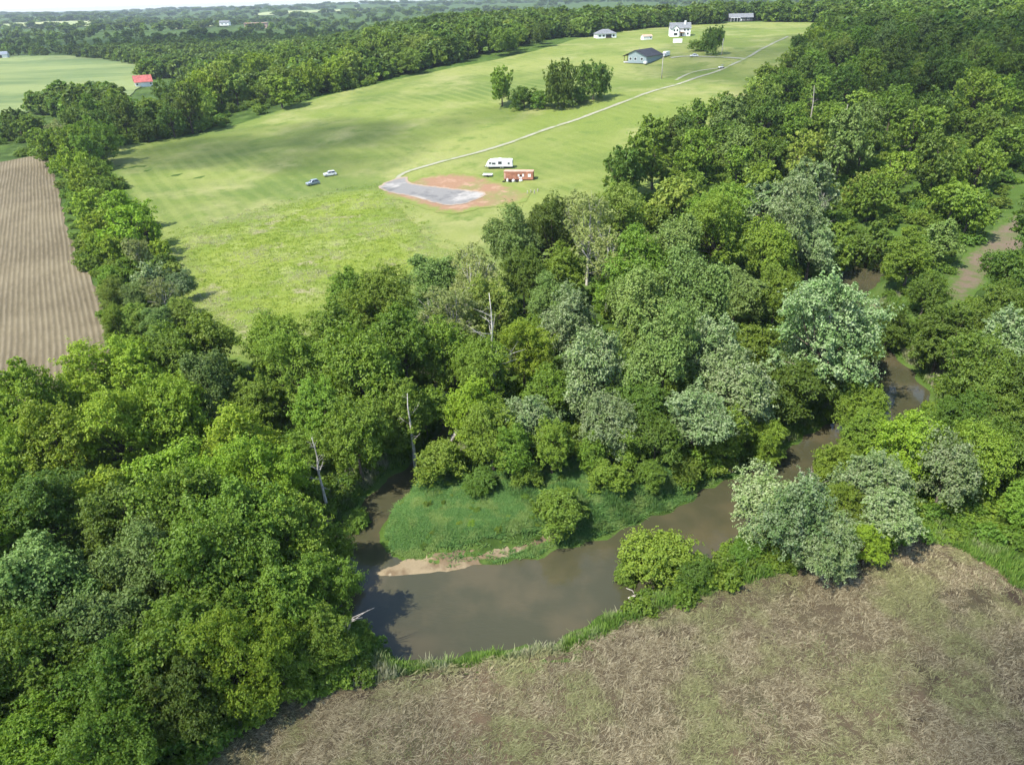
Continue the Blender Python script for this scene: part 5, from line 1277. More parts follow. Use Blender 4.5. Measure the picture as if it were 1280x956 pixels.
# rough meadow tufts
mc = np.mean(np.array(SHEET['rough_meadow']), 0)
x, y = poly_points([(mc[0] + (a - mc[0]) * 1.14, mc[1] + (b_ - mc[1]) * 1.14) for a, b_ in SHEET['rough_meadow']], 36000)
deep = in_poly(mc[0] + (x - mc[0]) / 0.86, mc[1] + (y - mc[1]) / 0.86, SHEET['rough_meadow'])
mid_ = in_poly(x, y, SHEET['rough_meadow'])
k = rs.uniform(size=len(x)) < np.where(deep, 1.0, np.where(mid_, 0.6, 0.16))
k &= ~in_poly(x, y, SHEET['bare_soil'])
x, y = x[k], y[k]
s = rs.uniform(0.7, 1.7, len(x))
scatter('meadow_tufts', *upright(x, y, s, rs.uniform(0.4, 0.95, len(x))), source_collection('meadow_tuft', [tuft('meadow_tuft', 20 + k, 16, 0.55, 0.05, 0.55, 0.5, 'meadow_blades') for k in range(4)]), 'tall yellow-green grass tufts across the rough unmown meadow', 'grass')

# lush grass on the creek point
x = rs.uniform(-24, 32, 80000); y = rs.uniform(58, 88, 80000)
d = creek_distance(x, y)
POINT = [(-18.2, 70.0), (-16.4, 76.6), (-11.9, 81.1), (-2.7, 82.6), (6.6, 82.1), (18.3, 82.5), (28.4, 81.0), (32.0, 77.9), (24.3, 69.7), (9.2, 64.3), (0.3, 61.9), (-8.2, 60.3), (-15.6, 59.3), (-17.7, 64.1), (-15.7, 66.9)]
k = in_poly(x, y, POINT) & (~in_poly(x, y, SHEET['sand_bar']) | (rs.uniform(size=len(x)) < 0.06)) & (d > 0.3) & (height(x, y) > 0.12)
x, y = x[k], y[k]
s = rs.uniform(0.8, 1.5, len(x))
hv = 0.28 + 1.1 * np.clip(np.sin(x / 2.1 + 1.5 * np.sin(y / 2.7)) * np.sin(y / 1.9 + 0.6 * x), 0, 1) ** 1.5
scatter('creek_point_grass', *upright(x, y, s, hv * rs.uniform(0.8, 1.6, len(x))), source_collection('lush_tuft', [tuft('lush_tuft', 40 + k, 18, 0.55, 0.03, 0.32, 0.6, 'lush_blades') for k in range(4)]), 'lush blue-green grass covering the point inside the creek bend', 'grass')

# bank grass and reeds along the water and around the straw field
x = rs.uniform(-45, 95, 150000); y = rs.uniform(30, 135, 150000)
d = creek_distance(x, y)
k = (d > 0.5) & (d < 5.5) & (height(x, y) > 0.3) & ~in_poly(x, y, POINT) & ~in_poly(x, y, SHEET['stubble_field'])
k &= ~in_poly(x, y, SHEET['sand_bar'])
x2 = rs.uniform(-45, 75, 60000); y2 = rs.uniform(30, 75, 60000)
ring = SHEET['stubble_field']
cx, cy_ = 12.0, 45.0
near = in_poly(cx + (x2 - cx) * 0.93, cy_ + (y2 - cy_) * 0.80, ring) & ~in_poly(x2, y2, ring) & (height(x2, y2) > 0.4) & ~((x2 > 50) & (y2 < 54))
x, y = np.concatenate([x[k], x2[near]]), np.concatenate([y[k], y2[near]])
keep = rs.uniform(size=len(x)) < 0.8
x, y = x[keep], y[keep]
s = rs.uniform(0.8, 1.6, len(x))
scatter('bank_grass', *upright(x, y, s, rs.uniform(0.6, 1.5, len(x))), source_collection('bank_tuft', [tuft('bank_tuft', 60 + k, 16, 0.75, 0.03, 0.35, 0.45, 'bank_blades') for k in range(4)]), 'ragged green and straw-coloured grass along the creek banks', 'grass')

# flattened straw on the near field
x, y = poly_points(SHEET['stubble_field'], 22000)
n = len(x)
flow = 0.30 + 0.35 * np.sin(x / 9.0 + 0.8) * np.cos(y / 7.0) + 0.25 * np.sin(x / 3.1 + y / 2.3)
rowd = 0.5 + 0.5 * np.sin((y * math.cos(0.28) - x * math.sin(0.28)) * 2 * math.pi / 1.7 + 0.8 * np.sin(x / 6.0))
sw = 0.45 * rowd + 0.28 + 0.27 * np.sin(x / 4.3 + 1.3 * np.sin(y / 3.7)) * np.sin(y / 5.1 + 0.9)
acr = y * math.cos(0.28) - x * math.sin(0.28) + 1.2 * np.sin(x / 11.0)
rut = np.zeros(n, bool)
for c0 in (27.5, 29.3, 35.0, 36.8, 44.5, 46.3):       # wheel ruts press the straw into the soil
    rut |= np.abs(acr - c0) < 0.28
keep = rs.uniform(size=n) < np.where(rut, 0.10, 0.25 + 0.75 * sw ** 1.5)
x, y, flow = x[keep], y[keep], flow[keep] + rs.normal(0, 0.5, keep.sum())
n = len(x)
s = rs.uniform(0.7, 1.35, n)
scatter('flattened_straw', np.column_stack([x, y, height(x, y) + 0.07]), np.column_stack([s, s, s]), np.column_stack([np.zeros(n), np.zeros(n), flow]), source_collection('straw_tuft', [tuft('straw_tuft', 80 + k, 24, (0.32, 0.44, 0.56)[k % 3], (0.012, 0.017, 0.024)[k % 3], 0.6, 0.3, 'straw_blades', True) for k in range(5)]), 'flattened dry straw and stalks lying over the near brown field', 'straw')

# standing green-straw clumps in patches of the near field
x, y = poly_points(SHEET['stubble_field'], 9000)
pt = np.sin(x / 5.2 + 2.0 * np.sin(y / 6.0)) * np.sin(y / 3.4 + 0.4 + 0.8 * np.sin(x / 4.0)) + 0.4 * np.sin(x / 1.7) * np.sin(y / 1.3)
k = rs.uniform(size=len(x)) < smooth01(0.25, 0.95, pt)
x, y = x[k], y[k]
s = rs.uniform(0.6, 1.2, len(x))
scatter('field_weeds', *upright(x, y, s, rs.uniform(0.5, 1.0, len(x))), source_collection('weed_tuft', [tuft('weed_tuft', 120 + k, 12, 0.55, 0.02, 0.4, 0.8, 'weed_blades') for k in range(4)]), 'pale green weedy clumps standing in the near straw field', 'weeds')

# smaller crowns behind the nearer trees: hilltop and forest interior, too many to tell apart
REST = [(254, 363, 11.8, 'G'), (282, 498, 12.7, 'G'), (335, 506, 11.2, 'G'), (212, 457, 14.8, 'K'), (334, 572, 10.9, 'K'), (189, 318, 10.6, 'G'), (174, 393, 11.8, 'K'), (248, 479, 10.5, 'K'), (281, 476, 13.7, 'K'), (387, 587, 10.4, 'K'), (261, 447, 11.7, 'K'), (320, 544, 10.7, 'G'), (164, 351, 11.7, 'K'), (240, 488, 10.3, 'K'), (184, 439, 10.8, 'G'), (315, 457, 12.4, 'G'), (171, 309, 10.4, 'G'), (209, 426, 10.0, 'G'), (339, 497, 13.0, 'G'), (240, 450, 10.5, 'K'), (359, 540, 11.1, 'G'), (199, 356, 10.1, 'G'), (257, 439, 11.4, 'G'), (333, 486, 10.0, 'G'), (299, 553, 12.6, 'K'), (148, 349, 10.1, 'G'), (191, 406, 11.0, 'Y'), (296, 435, 10.2, 'G'), (214, 443, 10.5, 'G'), (335, 544, 11.2, 'K'), (263, 459, 14.7, 'K'), (265, 440, 13.8, 'K'), (296, 562, 10.5, 'K'), (295, 441, 12.3, 'G'), (195, 468, 10.9, 'G'), (234, 404, 12.9, 'G'), (174, 404, 13.2, 'G'), (215, 417, 11.6, 'G'), (397, 592, 10.4, 'K'), (127, 344, 10.9, 'G'), (168, 430, 10.0, 'K'), (254, 508, 10.7, 'K'), (243, 381, 11.7, 'G'), (187, 464, 10.8, 'G'), (297, 501, 10.6, 'G'), (225, 405, 11.6, 'G'), (248, 487, 11.5, 'G'), (354, 515, 11.7, 'K'), (198, 418, 11.7, 'K'), (232, 415, 12.4, 'K'), (292, 526, 10.8, 'K'), (164, 398, 11.9, 'K'), (272, 492, 10.9, 'G'), (249, 425, 10.8, 'K'), (337, 523, 11.4, 'G'), (160, 409, 12.4, 'K'), (304, 542, 10.9, 'K'), (186, 452, 14.0, 'G'), (183, 412, 12.2, 'K'), (347, 560, 10.9, 'G'), (341, 553, 11.5, 'G'), (283, 484, 10.8, 'G'), (308, 502, 14.8, 'K'), (303, 488, 11.9, 'G'), (377, 547, 11.4, 'G'), (289, 500, 10.8, 'K'), (246, 459, 14.4, 'Y'), (321, 469, 12.5, 'G'), (316, 475, 12.5, 'K'), (245, 389, 11.3, 'G'), (203, 425, 13.8, 'K'), (274, 499, 10.2, 'K'), (258, 526, 10.5, 'K'), (285, 439, 12.7, 'Y'), (316, 553, 12.2, 'Y'), (247, 512, 11.4, 'K'), (348, 521, 11.5, 'G'), (-188, 398, 12.8, 'K'), (-174, 390, 13.1, 'K'), (-189, 447, 12.9, 'G'), (-53, 532, 15.9, 'Y'), (-195, 454, 14.1, 'M'), (-140, 526, 16.4, 'M'), (-148, 516, 14.6, 'M'), (12, 561, 15.7, 'M'), (-2, 549, 16.7, 'M'), (-163, 586, 14.5, 'M'), (-102, 482, 15.4, 'Y'), (-172, 547, 17.0, 'Y'), (-57, 468, 14.6, 'M'), (-175, 515, 15.0, 'M'), (-193, 591, 17.4, 'M'), (-2, 513, 15.6, 'G'), (-164, 551, 14.2, 'M'), (-200, 634, 14.4, 'M'), (-214, 613, 16.8, 'M'), (-222, 644, 16.0, 'Y'), (-11, 537, 17.4, 'M'), (-135, 496, 16.2, 'M'), (-119, 449, 14.7, 'M'), (-50, 498, 14.2, 'Y'), (-83, 553, 14.1, 'M'), (-109, 513, 15.7, 'M'), (-142, 568, 15.4, 'Y'), (-99, 528, 17.2, 'Y'), (5, 537, 15.4, 'Y'), (-129, 561, 14.5, 'M'), (4, 585, 15.4, 'Y'), (6, 523, 14.8, 'Y'), (-124, 544, 15.0, 'M'), (-212, 604, 14.9, 'Y'), (229, 789, 18.0, 'G'), (155, 956, 15.2, 'Y'), (173, 986, 15.4, 'M'), (246, 914, 13.7, 'G'), (262, 805, 17.1, 'M'), (284, 866, 13.7, 'G'), (228, 952, 14.5, 'Y'), (202, 851, 14.3, 'G'), (188, 948, 15.4, 'M'), (355, 958, 13.6, 'G'), (155, 867, 16.6, 'G'), (204, 813, 17.3, 'M'), (296, 778, 14.5, 'G'), (386, 993, 13.3, 'Y'), (166, 964, 14.1, 'G'), (204, 747, 16.7, 'M'), (27, 545, 14.3, 'G'), (256, 905, 17.1, 'G'), (60, 614, 15.1, 'G'), (142, 729, 15.9, 'G'), (204, 776, 14.1, 'Y'), (85, 678, 13.7, 'M'), (377, 970, 14.2, 'G'), (238, 819, 13.1, 'M'), (128, 732, 16.4, 'G'), (189, 965, 16.8, 'G'), (267, 760, 13.2, 'Y'), (98, 981, 15.1, 'G'), (174, 971, 16.0, 'M'), (293, 950, 17.2, 'G'), (219, 969, 15.5, 'G'), (121, 955, 16.9, 'G'), (271, 861, 15.3, 'M'), (27, 566, 13.7, 'M'), (220, 942, 13.3, 'M'), (350, 905, 13.3, 'G'), (297, 808, 14.2, 'G'), (151, 724, 16.0, 'G'), (200, 999, 13.1, 'G'), (108, 997, 13.3, 'G')]
lows = []
kinds = 'GKMY'
for k in kinds:
    m2 = rt.choice(PROTO[('broad', 'mid')])[0].copy(); m2.materials.clear(); m2.materials.append(LEAF[k])
    lows.append(m2)
for k, m2 in zip(kinds, lows):
    q = [a for a in REST if a[3] == k]
    x = np.array([a[0] for a in q], float); y = np.array([a[1] for a in q], float); s = np.array([a[2] for a in q]) / 10
    if k == 'G':
        X_, Y_, S_ = x, y, s
    else:
        X_, Y_, S_ = np.concatenate([X_, x]), np.concatenate([Y_, y]), np.concatenate([S_, s])
scatter('hilltop_woodland', np.column_stack([X_, Y_, height(X_, Y_)]), np.column_stack([S_, S_, S_ * rs.uniform(0.9, 1.15, len(S_))]), np.column_stack([0 * S_, 0 * S_, rs.uniform(0, 6.283, len(S_))]), source_collection('mid_crown', lows), 'mixed green woodland crowns behind the hay field and along the hilltop', 'woodland')

# distant woodland: far too many crowns to count
WOODS = [[(-500, 620), (-190, 380), (-100, 440), (-30, 500), (60, 640), (160, 760), (300, 740), (420, 900), (-300, 900)], [(200, 480), (290, 690), (700, 900), (900, 700), (420, 300), (240, 330)]]
CLEAR = [[(-1763.9, 2802.9), (-1591.7, 2863.2), (-1473.0, 2903.5), (-1131.4, 2196.6), (-1248.9, 2197.5), (-1500.7, 2384.6)], [(-798.8, 1897.5), (-845.1, 2267.8), (-713.4, 1927.4), (-712.1, 1709.2)], [(-1089.7, 3561.8), (-903.6, 3937.6), (-638.0, 4029.3), (-602.3, 3798.4), (-782.4, 3403.1), (-985.3, 3268.8)], [(95, 560), (60, 600), (150, 680), (260, 720), (300, 640), (180, 520)], [(-663.0, 1513.9), (-669.1, 2205.3), (-526.4, 1821.4), (-545.2, 1267.9)], [(-130, 330), (-205, 400), (-300, 560), (-345, 640), (-290, 670), (-245, 600), (-195, 520), (-120, 400)], [(190, 660), (225, 655), (262, 760), (262, 782), (212, 782)]]
n = 420000
ang = rs.uniform(R(-42), R(40), n)
rad = np.exp(rs.uniform(np.log(300), np.log(6500), n))
x, y = rad * np.sin(ang), rad * np.cos(ang)
dens = np.clip(0.0016 * rad * rad / 300.0 ** 2 / (rad / 300.0) ** 0.9, 0, 1)
keep = (rs.uniform(size=n) < 0.9) & ~fields_mask(x, y)
u = y + 0.6 * x
inwood = (rad > 620) | in_poly(x, y, WOODS[0]) | in_poly(x, y, WOODS[1])
for c_ in CLEAR:
    inwood &= ~in_poly(x, y, c_)
patch = np.sin(x / 330 + 1.1) * np.sin(y / 420 + 0.4) + 0.5 * np.sin(x / 140 - y / 200)
inwood &= ~((rad > 1500) & (patch > 0.75))
keep &= inwood
x, y, rad = x[keep], y[keep], rad[keep]
# thin by grid so crowns do not pile up
cell = np.maximum(7.5, rad * 0.0068)
key = np.stack([np.round(x / cell), np.round(y / cell), np.round(np.log(rad) * 4)], 1)
_, first = np.unique(key, axis=0, return_index=True)
tr = np.array([(a[0], a[1]) for a in TREES if math.hypot(a[0], a[1]) > 250])
x, y, rad, cell = x[first], y[first], rad[first], cell[first]
dmin = np.full(len(x), 1e9)
for a in tr:
    dmin = np.minimum(dmin, np.hypot(x - a[0], y - a[1]))
k = dmin > 7.5
x, y, rad, cell = x[k], y[k], rad[k], cell[k]
n = len(x)
s = rs.uniform(1.0, 1.75, n) * np.maximum(1.0, cell / 9.0)
hs = 1.0 / np.maximum(1.0, cell / 9.0) ** 0.8
lows = []
for k, (cm, tm) in enumerate(PROTO[('broad', 'low')] + PROTO[('broad', 'low')]):
    m2 = cm.copy(); m2.materials.clear(); m2.materials.append(LEAF['KGKKGK'[k]])
    lows.append(m2)
scatter('distant_woodland', np.column_stack([x, y, height(x, y) - 1.0]), np.column_stack([s, s, s * hs * rs.uniform(0.85, 1.15, n)]), np.column_stack([np.zeros(n), np.zeros(n), rs.uniform(0, 6.283, n)]), source_collection('far_crown', lows), 'distant dark green woodland spreading to the horizon', 'woodland')
print('woodland crowns', n)

# ------------------------------------------------------------------ buildings, vehicles and other things
simple('white_paint', (0.80, 0.80, 0.78), 0.5, 0, 0.4, 0.05)
simple('off_white_siding', (0.74, 0.73, 0.70), 0.7, 0, 0.2, 0.06)
simple('pale_blue_siding', (0.27, 0.33, 0.34), 0.7, 0, 0.2, 0.08)
simple('charcoal_roof', (0.050, 0.050, 0.055), 0.7, 0, 0.2, 0.2, 1.0)
simple('grey_shingles', (0.19, 0.20, 0.21), 0.85, 0, 0.1, 0.2, 1.0)
simple('red_roof', (0.40, 0.11, 0.095), 0.6, 0, 0.3, 0.18, 0.7)
simple('rust_red', (0.42, 0.19, 0.12), 0.7, 0, 0.2, 0.2, 0.6)
simple('pale_red', (0.55, 0.34, 0.25), 0.7, 0, 0.2, 0.15, 0.6)
simple('dark_parts_and_shade', (0.03, 0.03, 0.032), 0.6)  # near-black for chassis, grille and doors; also paints the bungalow porch's shade
simple('dark_wood', (0.10, 0.075, 0.055), 0.8)
simple('window_glass', (0.03, 0.035, 0.045), 0.08, 0, 0.6, 0.02)
simple('rubber', (0.02, 0.02, 0.02), 0.85)
simple('bright_metal', (0.55, 0.56, 0.57), 0.35, 0.9)
simple('grey_metal', (0.28, 0.29, 0.30), 0.5, 0.4)
simple('silver_blue_paint', (0.33, 0.38, 0.45), 0.3, 0.3, 0.5, 0.03)
simple('car_white', (0.80, 0.80, 0.79), 0.3, 0, 0.5, 0.03)
simple('lamp_lens', (0.75, 0.74, 0.70), 0.15, 0, 0.6)
simple('tail_lens', (0.45, 0.03, 0.02), 0.2, 0, 0.6)
simple('pole_wood', (0.42, 0.39, 0.34), 0.85, 0, 0.1, 0.15)
simple('yellow_guard', (0.60, 0.45, 0.10), 0.6)
simple('white_sack', (0.74, 0.72, 0.70), 0.8, 0, 0.1, 0.06)
simple('pink_brick', (0.46, 0.29, 0.23), 0.8)
simple('concrete', (0.45, 0.44, 0.42), 0.85)


def wall_shell(mb, x0, x1, y0, y1, z0, z1):
    return mb.box(x0, x1, y0, y1, z0, z1)


def gable_walls(w, d, h, rise):
    """closed body with gable ends on +-x; w along x, d along y"""
    mb = MB()
    p = [(-d / 2, -0.4), (d / 2, -0.4), (d / 2, h), (0, h + rise), (-d / 2, h)]
    mb.loft([[(x, y, z) for y, z in p] for x in (-w / 2, w / 2)], True)
    return mb


def gable_roof(w, d, h, rise, over=0.5, th=0.18):
    mb = MB()
    s = rise / (d / 2)
    for sg in (-1, 1):
        e = d / 2 + over
        a = [(0.0, h + rise + 0.03), (sg * e, h - over * s + 0.03), (sg * e, h - over * s + 0.03 + th), (0.0, h + rise + 0.03 + th)]
        if sg > 0:
            a = a[::-1]
        mb.loft([[(x, y, z) for y, z in a] for x in (-w / 2 - over, w / 2 + over)], True)
    return mb


def window(parent, x0, x1, y, z0, z1, face=-1, mat='window_glass', frame='white_paint', name='window'):
    """a window on a wall that faces -y (face=-1) or +y"""
    o = 0.02
    ya, yb = sorted((y, y + face * 0.05))
    f = MB()
    b = 0.12
    f.box(x0 - b, x1 + b, ya, yb, z1, z1 + b); f.box(x0 - b, x1 + b, ya, yb, z0 - b, z0)
    f.box(x0 - b, x0, ya, yb, z0, z1); f.box(x1, x1 + b, ya, yb, z0, z1)
    wo = f.build(name, frame, parent)
    g = MB(); yc, yd = sorted((y, y + face * 0.025))
    g.box(x0, x1, yc, yd, z0, z1).build('pane', mat, wo)
    return wo


def window_x(parent, y0, y1, x, z0, z1, face=-1, mat='window_glass', frame='white_paint', name='window'):
    xa, xb = sorted((x, x + face * 0.05))
    b = 0.12
    f = MB()
    f.box(xa, xb, y0 - b, y1 + b, z1, z1 + b); f.box(xa, xb, y0 - b, y1 + b, z0 - b, z0)
    f.box(xa, xb, y0 - b, y0, z0, z1); f.box(xa, xb, y1, y1 + b, z0, z1)
    wo = f.build(name, frame, parent)
    xc, xd = sorted((x, x + face * 0.025))
    MB().box(xc, xd, y0, y1, z0, z1).build('pane', mat, wo)
    return wo


def door(parent, x0, x1, y, z1, face=-1, mat='dark_wood'):
    ya, yb = sorted((y, y + face * 0.06))
    d = MB().box(x0, x1, ya, yb, 0.0, z1).build('door', mat, parent)
    yc, yd = sorted((y + face * 0.06, y + face * 0.12))
    MB().box(x1 - 0.2, x1 - 0.12, yc, yd, 0.95, 1.1).build('handle', 'bright_metal', d)
    return d


def place(name, x, y, rz, label, cat, group=None, dz=0.0):
    e = empty(name, (x, y, ground_z(x, y) + 0.1 + dz), rz)
    return tag(e, label, cat, group)


# long low house with charcoal roof and open porch side
b = place('house', 83.5, 452.0, R(52), 'pale blue-grey long house with charcoal gable roof beside the gravel lane', 'house')
w, d, h, rise = 20.0, 15.0, 3.0, 3.1
mbw = MB()
pr = [(-d / 2, -0.6), (d / 2 - 3.2, -0.6), (d / 2 - 3.2, h + 1.15), (0, h + rise), (-d / 2, h)]
mbw.loft([[(x, y, z) for y, z in pr] for x in (-w / 2, w / 2)], True).build('wall', 'pale_blue_siding', b)
b2 = gable_roof(w, d, h, rise, 0.7).build('roof', 'charcoal_roof', b)
MB().tube([(-2, 1.5, h + rise - 1), (-2, 1.5, h + rise + 0.8)], [0.12, 0.12], 8).build('vent_pipe', 'grey_metal', b2)
for k in range(6):
    MB().box(-w / 2 + 0.2 + k * 3.85, -w / 2 + 0.45 + k * 3.85, d / 2 - 0.5, d / 2 - 0.25, -0.3, h).build('porch_post', 'dark_wood', b)
MB().box(-w / 2, w / 2, d / 2 - 3.2, d / 2, -0.5, 0.12).build('porch_floor', 'concrete', b)
for x0 in (-7.5, -2.5, 3.0, 6.8):
    window(b, x0, x0 + 1.3, d / 2 - 3.2, 1.0, 2.3, 1)
door(b, 0.6, 1.7, d / 2 - 3.2, 2.2, 1)
for y0 in (-5.2, -1.0, 2.2):
    window_x(b, y0, y0 + 1.3, -w / 2, 1.0, 2.3, -1)
MB().box(-w / 2 - 2.2, -w / 2 - 0.6, -d / 2 - 1.2, -d / 2 + 0.6, -0.5, 0.7).build('utility_box', 'off_white_siding', b)

# white two-storey house
b = place('house', 134.2, 583.0, R(-6), 'white two-storey farmhouse with grey gabled roofs on the hilltop', 'house')
w, d, h, rise = 15.0, 10.0, 5.4, 3.4
gable_walls(w, d, h, rise).build('wall', 'white_paint', b)
rf = gable_roof(w, d, h, rise, 0.5).build('roof', 'grey_shingles', b)
MB().box(3.0, 4.2, -1.9, -0.8, h + 1.5, h + rise + 1.4).build('chimney', 'white_paint', rf)
mb = MB()
pr = [(-6.2, -0.5), (-1.2, -0.5), (-1.2, 5.0), (-3.7, 7.4), (-6.2, 5.0)]
mb.loft([[(x, y, z) for x, z in pr] for y in (-d / 2 - 2.6, -d / 2 + 0.4)], True).build('front_wing', 'white_paint', b)
mb = MB()
for sg in (-1, 1):
    a = [(-3.7, 7.5), (-3.7 + sg * 3.0, 4.6), (-3.7 + sg * 3.0, 4.8), (-3.7, 7.7)]
    mb.loft([[(x, y, z) for x, z in (a if sg < 0 else a[::-1])] for y in (-d / 2 - 3.0, -d / 2 + 2.6)], True)
mb.build('wing_roof', 'grey_shingles', b)
for x0 in (-5.4, -3.2):
    window(b, x0, x0 + 1.2, -d / 2 - 2.6, 3.4, 4.8)
window(b, -5.0, -2.4, -d / 2 - 2.6, 0.7, 2.3)
for x0 in (2.6, 5.0):
    window(b, x0, x0 + 1.2, -d / 2, 3.5, 4.8)
    window(b, x0, x0 + 1.2, -d / 2, 0.9, 2.3)
window_x(b, -1.5, -0.2, -w / 2, 3.4, 4.8, -1)
door(b, 0.3, 1.5, -d / 2, 2.3)
MB().box(-1.0, 3.0, -d / 2 - 2.6, -d / 2 - 0.05, 2.6, 2.85).build('porch_roof', 'rust_red', b)
for x0 in (-0.9, 2.7):
    MB().box(x0, x0 + 0.2, -d / 2 - 2.5, -d / 2 - 2.3, -0.4, 2.6).build('porch_post', 'white_paint', b)
MB().box(-1.0, 3.0, -d / 2 - 2.6, -d / 2 - 0.05, -0.5, 0.1).build('porch_floor', 'dark_wood', b)

# small white house with a hipped grey roof
b = place('house', 80.0, 598.0, R(8), 'small white bungalow with grey hipped roof at the treeline left of the farmhouse', 'house')
w, d, h = 15.0, 11.0, 3.0
MB().box(-w / 2, w / 2, -d / 2, d / 2, -0.5, h).build('wall', 'white_paint', b)
o_ = 0.6
mb = MB()
mb.add([(-w / 2 - o_, -d / 2 - o_, h), (w / 2 + o_, -d / 2 - o_, h), (w / 2 + o_, d / 2 + o_, h), (-w / 2 - o_, d / 2 + o_, h), (-2.4, 0, h + 3.0), (2.4, 0, h + 3.0)],
       [(0, 1, 5, 4), (1, 2, 5), (2, 3, 4, 5), (3, 0, 4), (3, 2, 1, 0)])
mb.build('roof', 'grey_shingles', b)
for x0 in (-6.2, -3.2, 4.6):
    window(b, x0, x0 + 1.4, -d / 2, 0.9, 2.3)
MB().box(-0.8, 3.6, -d / 2 - 0.06, -d / 2, 0.0, 2.5).build('porch_shade_panel', 'dark_parts_and_shade', b)  # solid dark panel on the wall, its colour standing in for porch shade
MB().box(-1.0, 3.8, -d / 2 - 2.4, -d / 2 - 0.07, -0.4, 0.35).build('deck', 'dark_wood', b)

# sheds in the yard
b = place('shed', 106.3, 566.0, R(15), 'small white shed with a low pinkish roof between the bungalow and the farmhouse', 'shed')
gable_walls(7.0, 4.4, 2.3, 0.9).build('wall', 'white_paint', b)
gable_roof(7.0, 4.4, 2.3, 0.9, 0.3, 0.1).build('roof', 'pale_red', b)
MB().box(-1.0, 1.0, -2.26, -2.2, 0, 2.0).build('door', 'off_white_siding', b)
window(b, 1.8, 2.8, -2.2, 0.9, 1.7)
b = place('storage_box', 121.4, 531.0, R(-8), 'small white box shed standing in the grass below the farmhouse', 'shed')
MB().box(-3.0, 3.0, -1.4, 1.4, -0.3, 2.3).build('wall', 'white_paint', b)
MB().box(-3.15, 3.15, -1.55, 1.55, 2.3, 2.45).build('roof', 'off_white_siding', b)
MB().box(-0.8, 0.8, -1.46, -1.4, 0, 2.0).build('door', 'off_white_siding', b)

# dark house under the hilltop trees
b = place('house', 236.0, 768.0, R(-10), 'dark blue-grey house with white porch trim under the hilltop trees', 'house', dz=0.2)
gable_walls(22.0, 11.0, 3.4, 3.0).build('wall', 'charcoal_roof', b)
gable_roof(22.0, 11.0, 3.4, 3.0, 0.7).build('roof', 'grey_shingles', b)
for x0 in (-8, -4.5, 2.0, 6.0):
    window(b, x0, x0 + 1.6, -5.5, 0.9, 2.5)
MB().box(-10, -1, -8.2, -5.55, 3.0, 3.25).build('porch_roof', 'white_paint', b)
for x0 in (-9.9, -6.9, -3.9, -1.3):
    MB().box(x0, x0 + 0.3, -8.1, -7.8, -0.4, 3.0).build('porch_post', 'white_paint', b)
door(b, -1.9 + 1.5, 0.9, -5.5, 2.2, -1, 'white_paint')

# red-roofed barn at the far crop field
b = place('barn', -287.0, 603.0, R(28), 'red-roofed barn half hidden by trees at the far crop field', 'barn')
gable_walls(12.5, 12.0, 3.6, 4.2).build('wall', 'off_white_siding', b)
gable_roof(12.5, 12.0, 3.6, 4.2, 0.6).build('roof', 'red_roof', b)
MB().box(-1.9, 1.9, -6.08, -6.0, -0.2, 3.4).build('door', 'white_paint', b)
window(b, -5.5, -4.3, -6.0, 1.4, 2.6)
window(b, 4.3, 5.5, -6.0, 1.4, 2.6)
MB().box(-6.32, -6.25, -1.6, 1.6, 0, 3.2).build('side_door', 'dark_parts_and_shade', b)

# far buildings
b = place('long_building', -575.0, 1835.0, R(6), 'long low pinkish building far off among dark woods', 'building', dz=6)
MB().box(-26, 26, -7, 7, -8, 4).build('wall', 'pink_brick', b)
MB().box(-27, 27, -8, 8, 4, 5).build('roof', 'pale_red', b)
for k in range(6):
    window(b, -23 + k * 8, -19 + k * 8, -7, 0.5, 3.0)
b = place('far_house', -640.0, 1815.0, R(0), 'tiny white house beside the long pinkish far building', 'house', dz=6)
gable_walls(22, 14, 6, 4).build('wall', 'white_paint', b)
gable_roof(22, 14, 6, 4, 0.6).build('roof', 'grey_shingles', b)
window(b, -6, -3, -7, 2, 4); window(b, 3, 6, -7, 2, 4)
b = place('far_shed', -652.0, 1003.0, R(20), 'pale grey shed at the far edge of the pale green crop field', 'shed')
gable_walls(16, 11, 4.5, 3).build('wall', 'off_white_siding', b)
gable_roof(16, 11, 4.5, 3, 0.5).build('roof', 'bright_metal', b)
MB().box(-2, 2, -5.56, -5.5, 0, 3.6).build('door', 'dark_parts_and_shade', b)


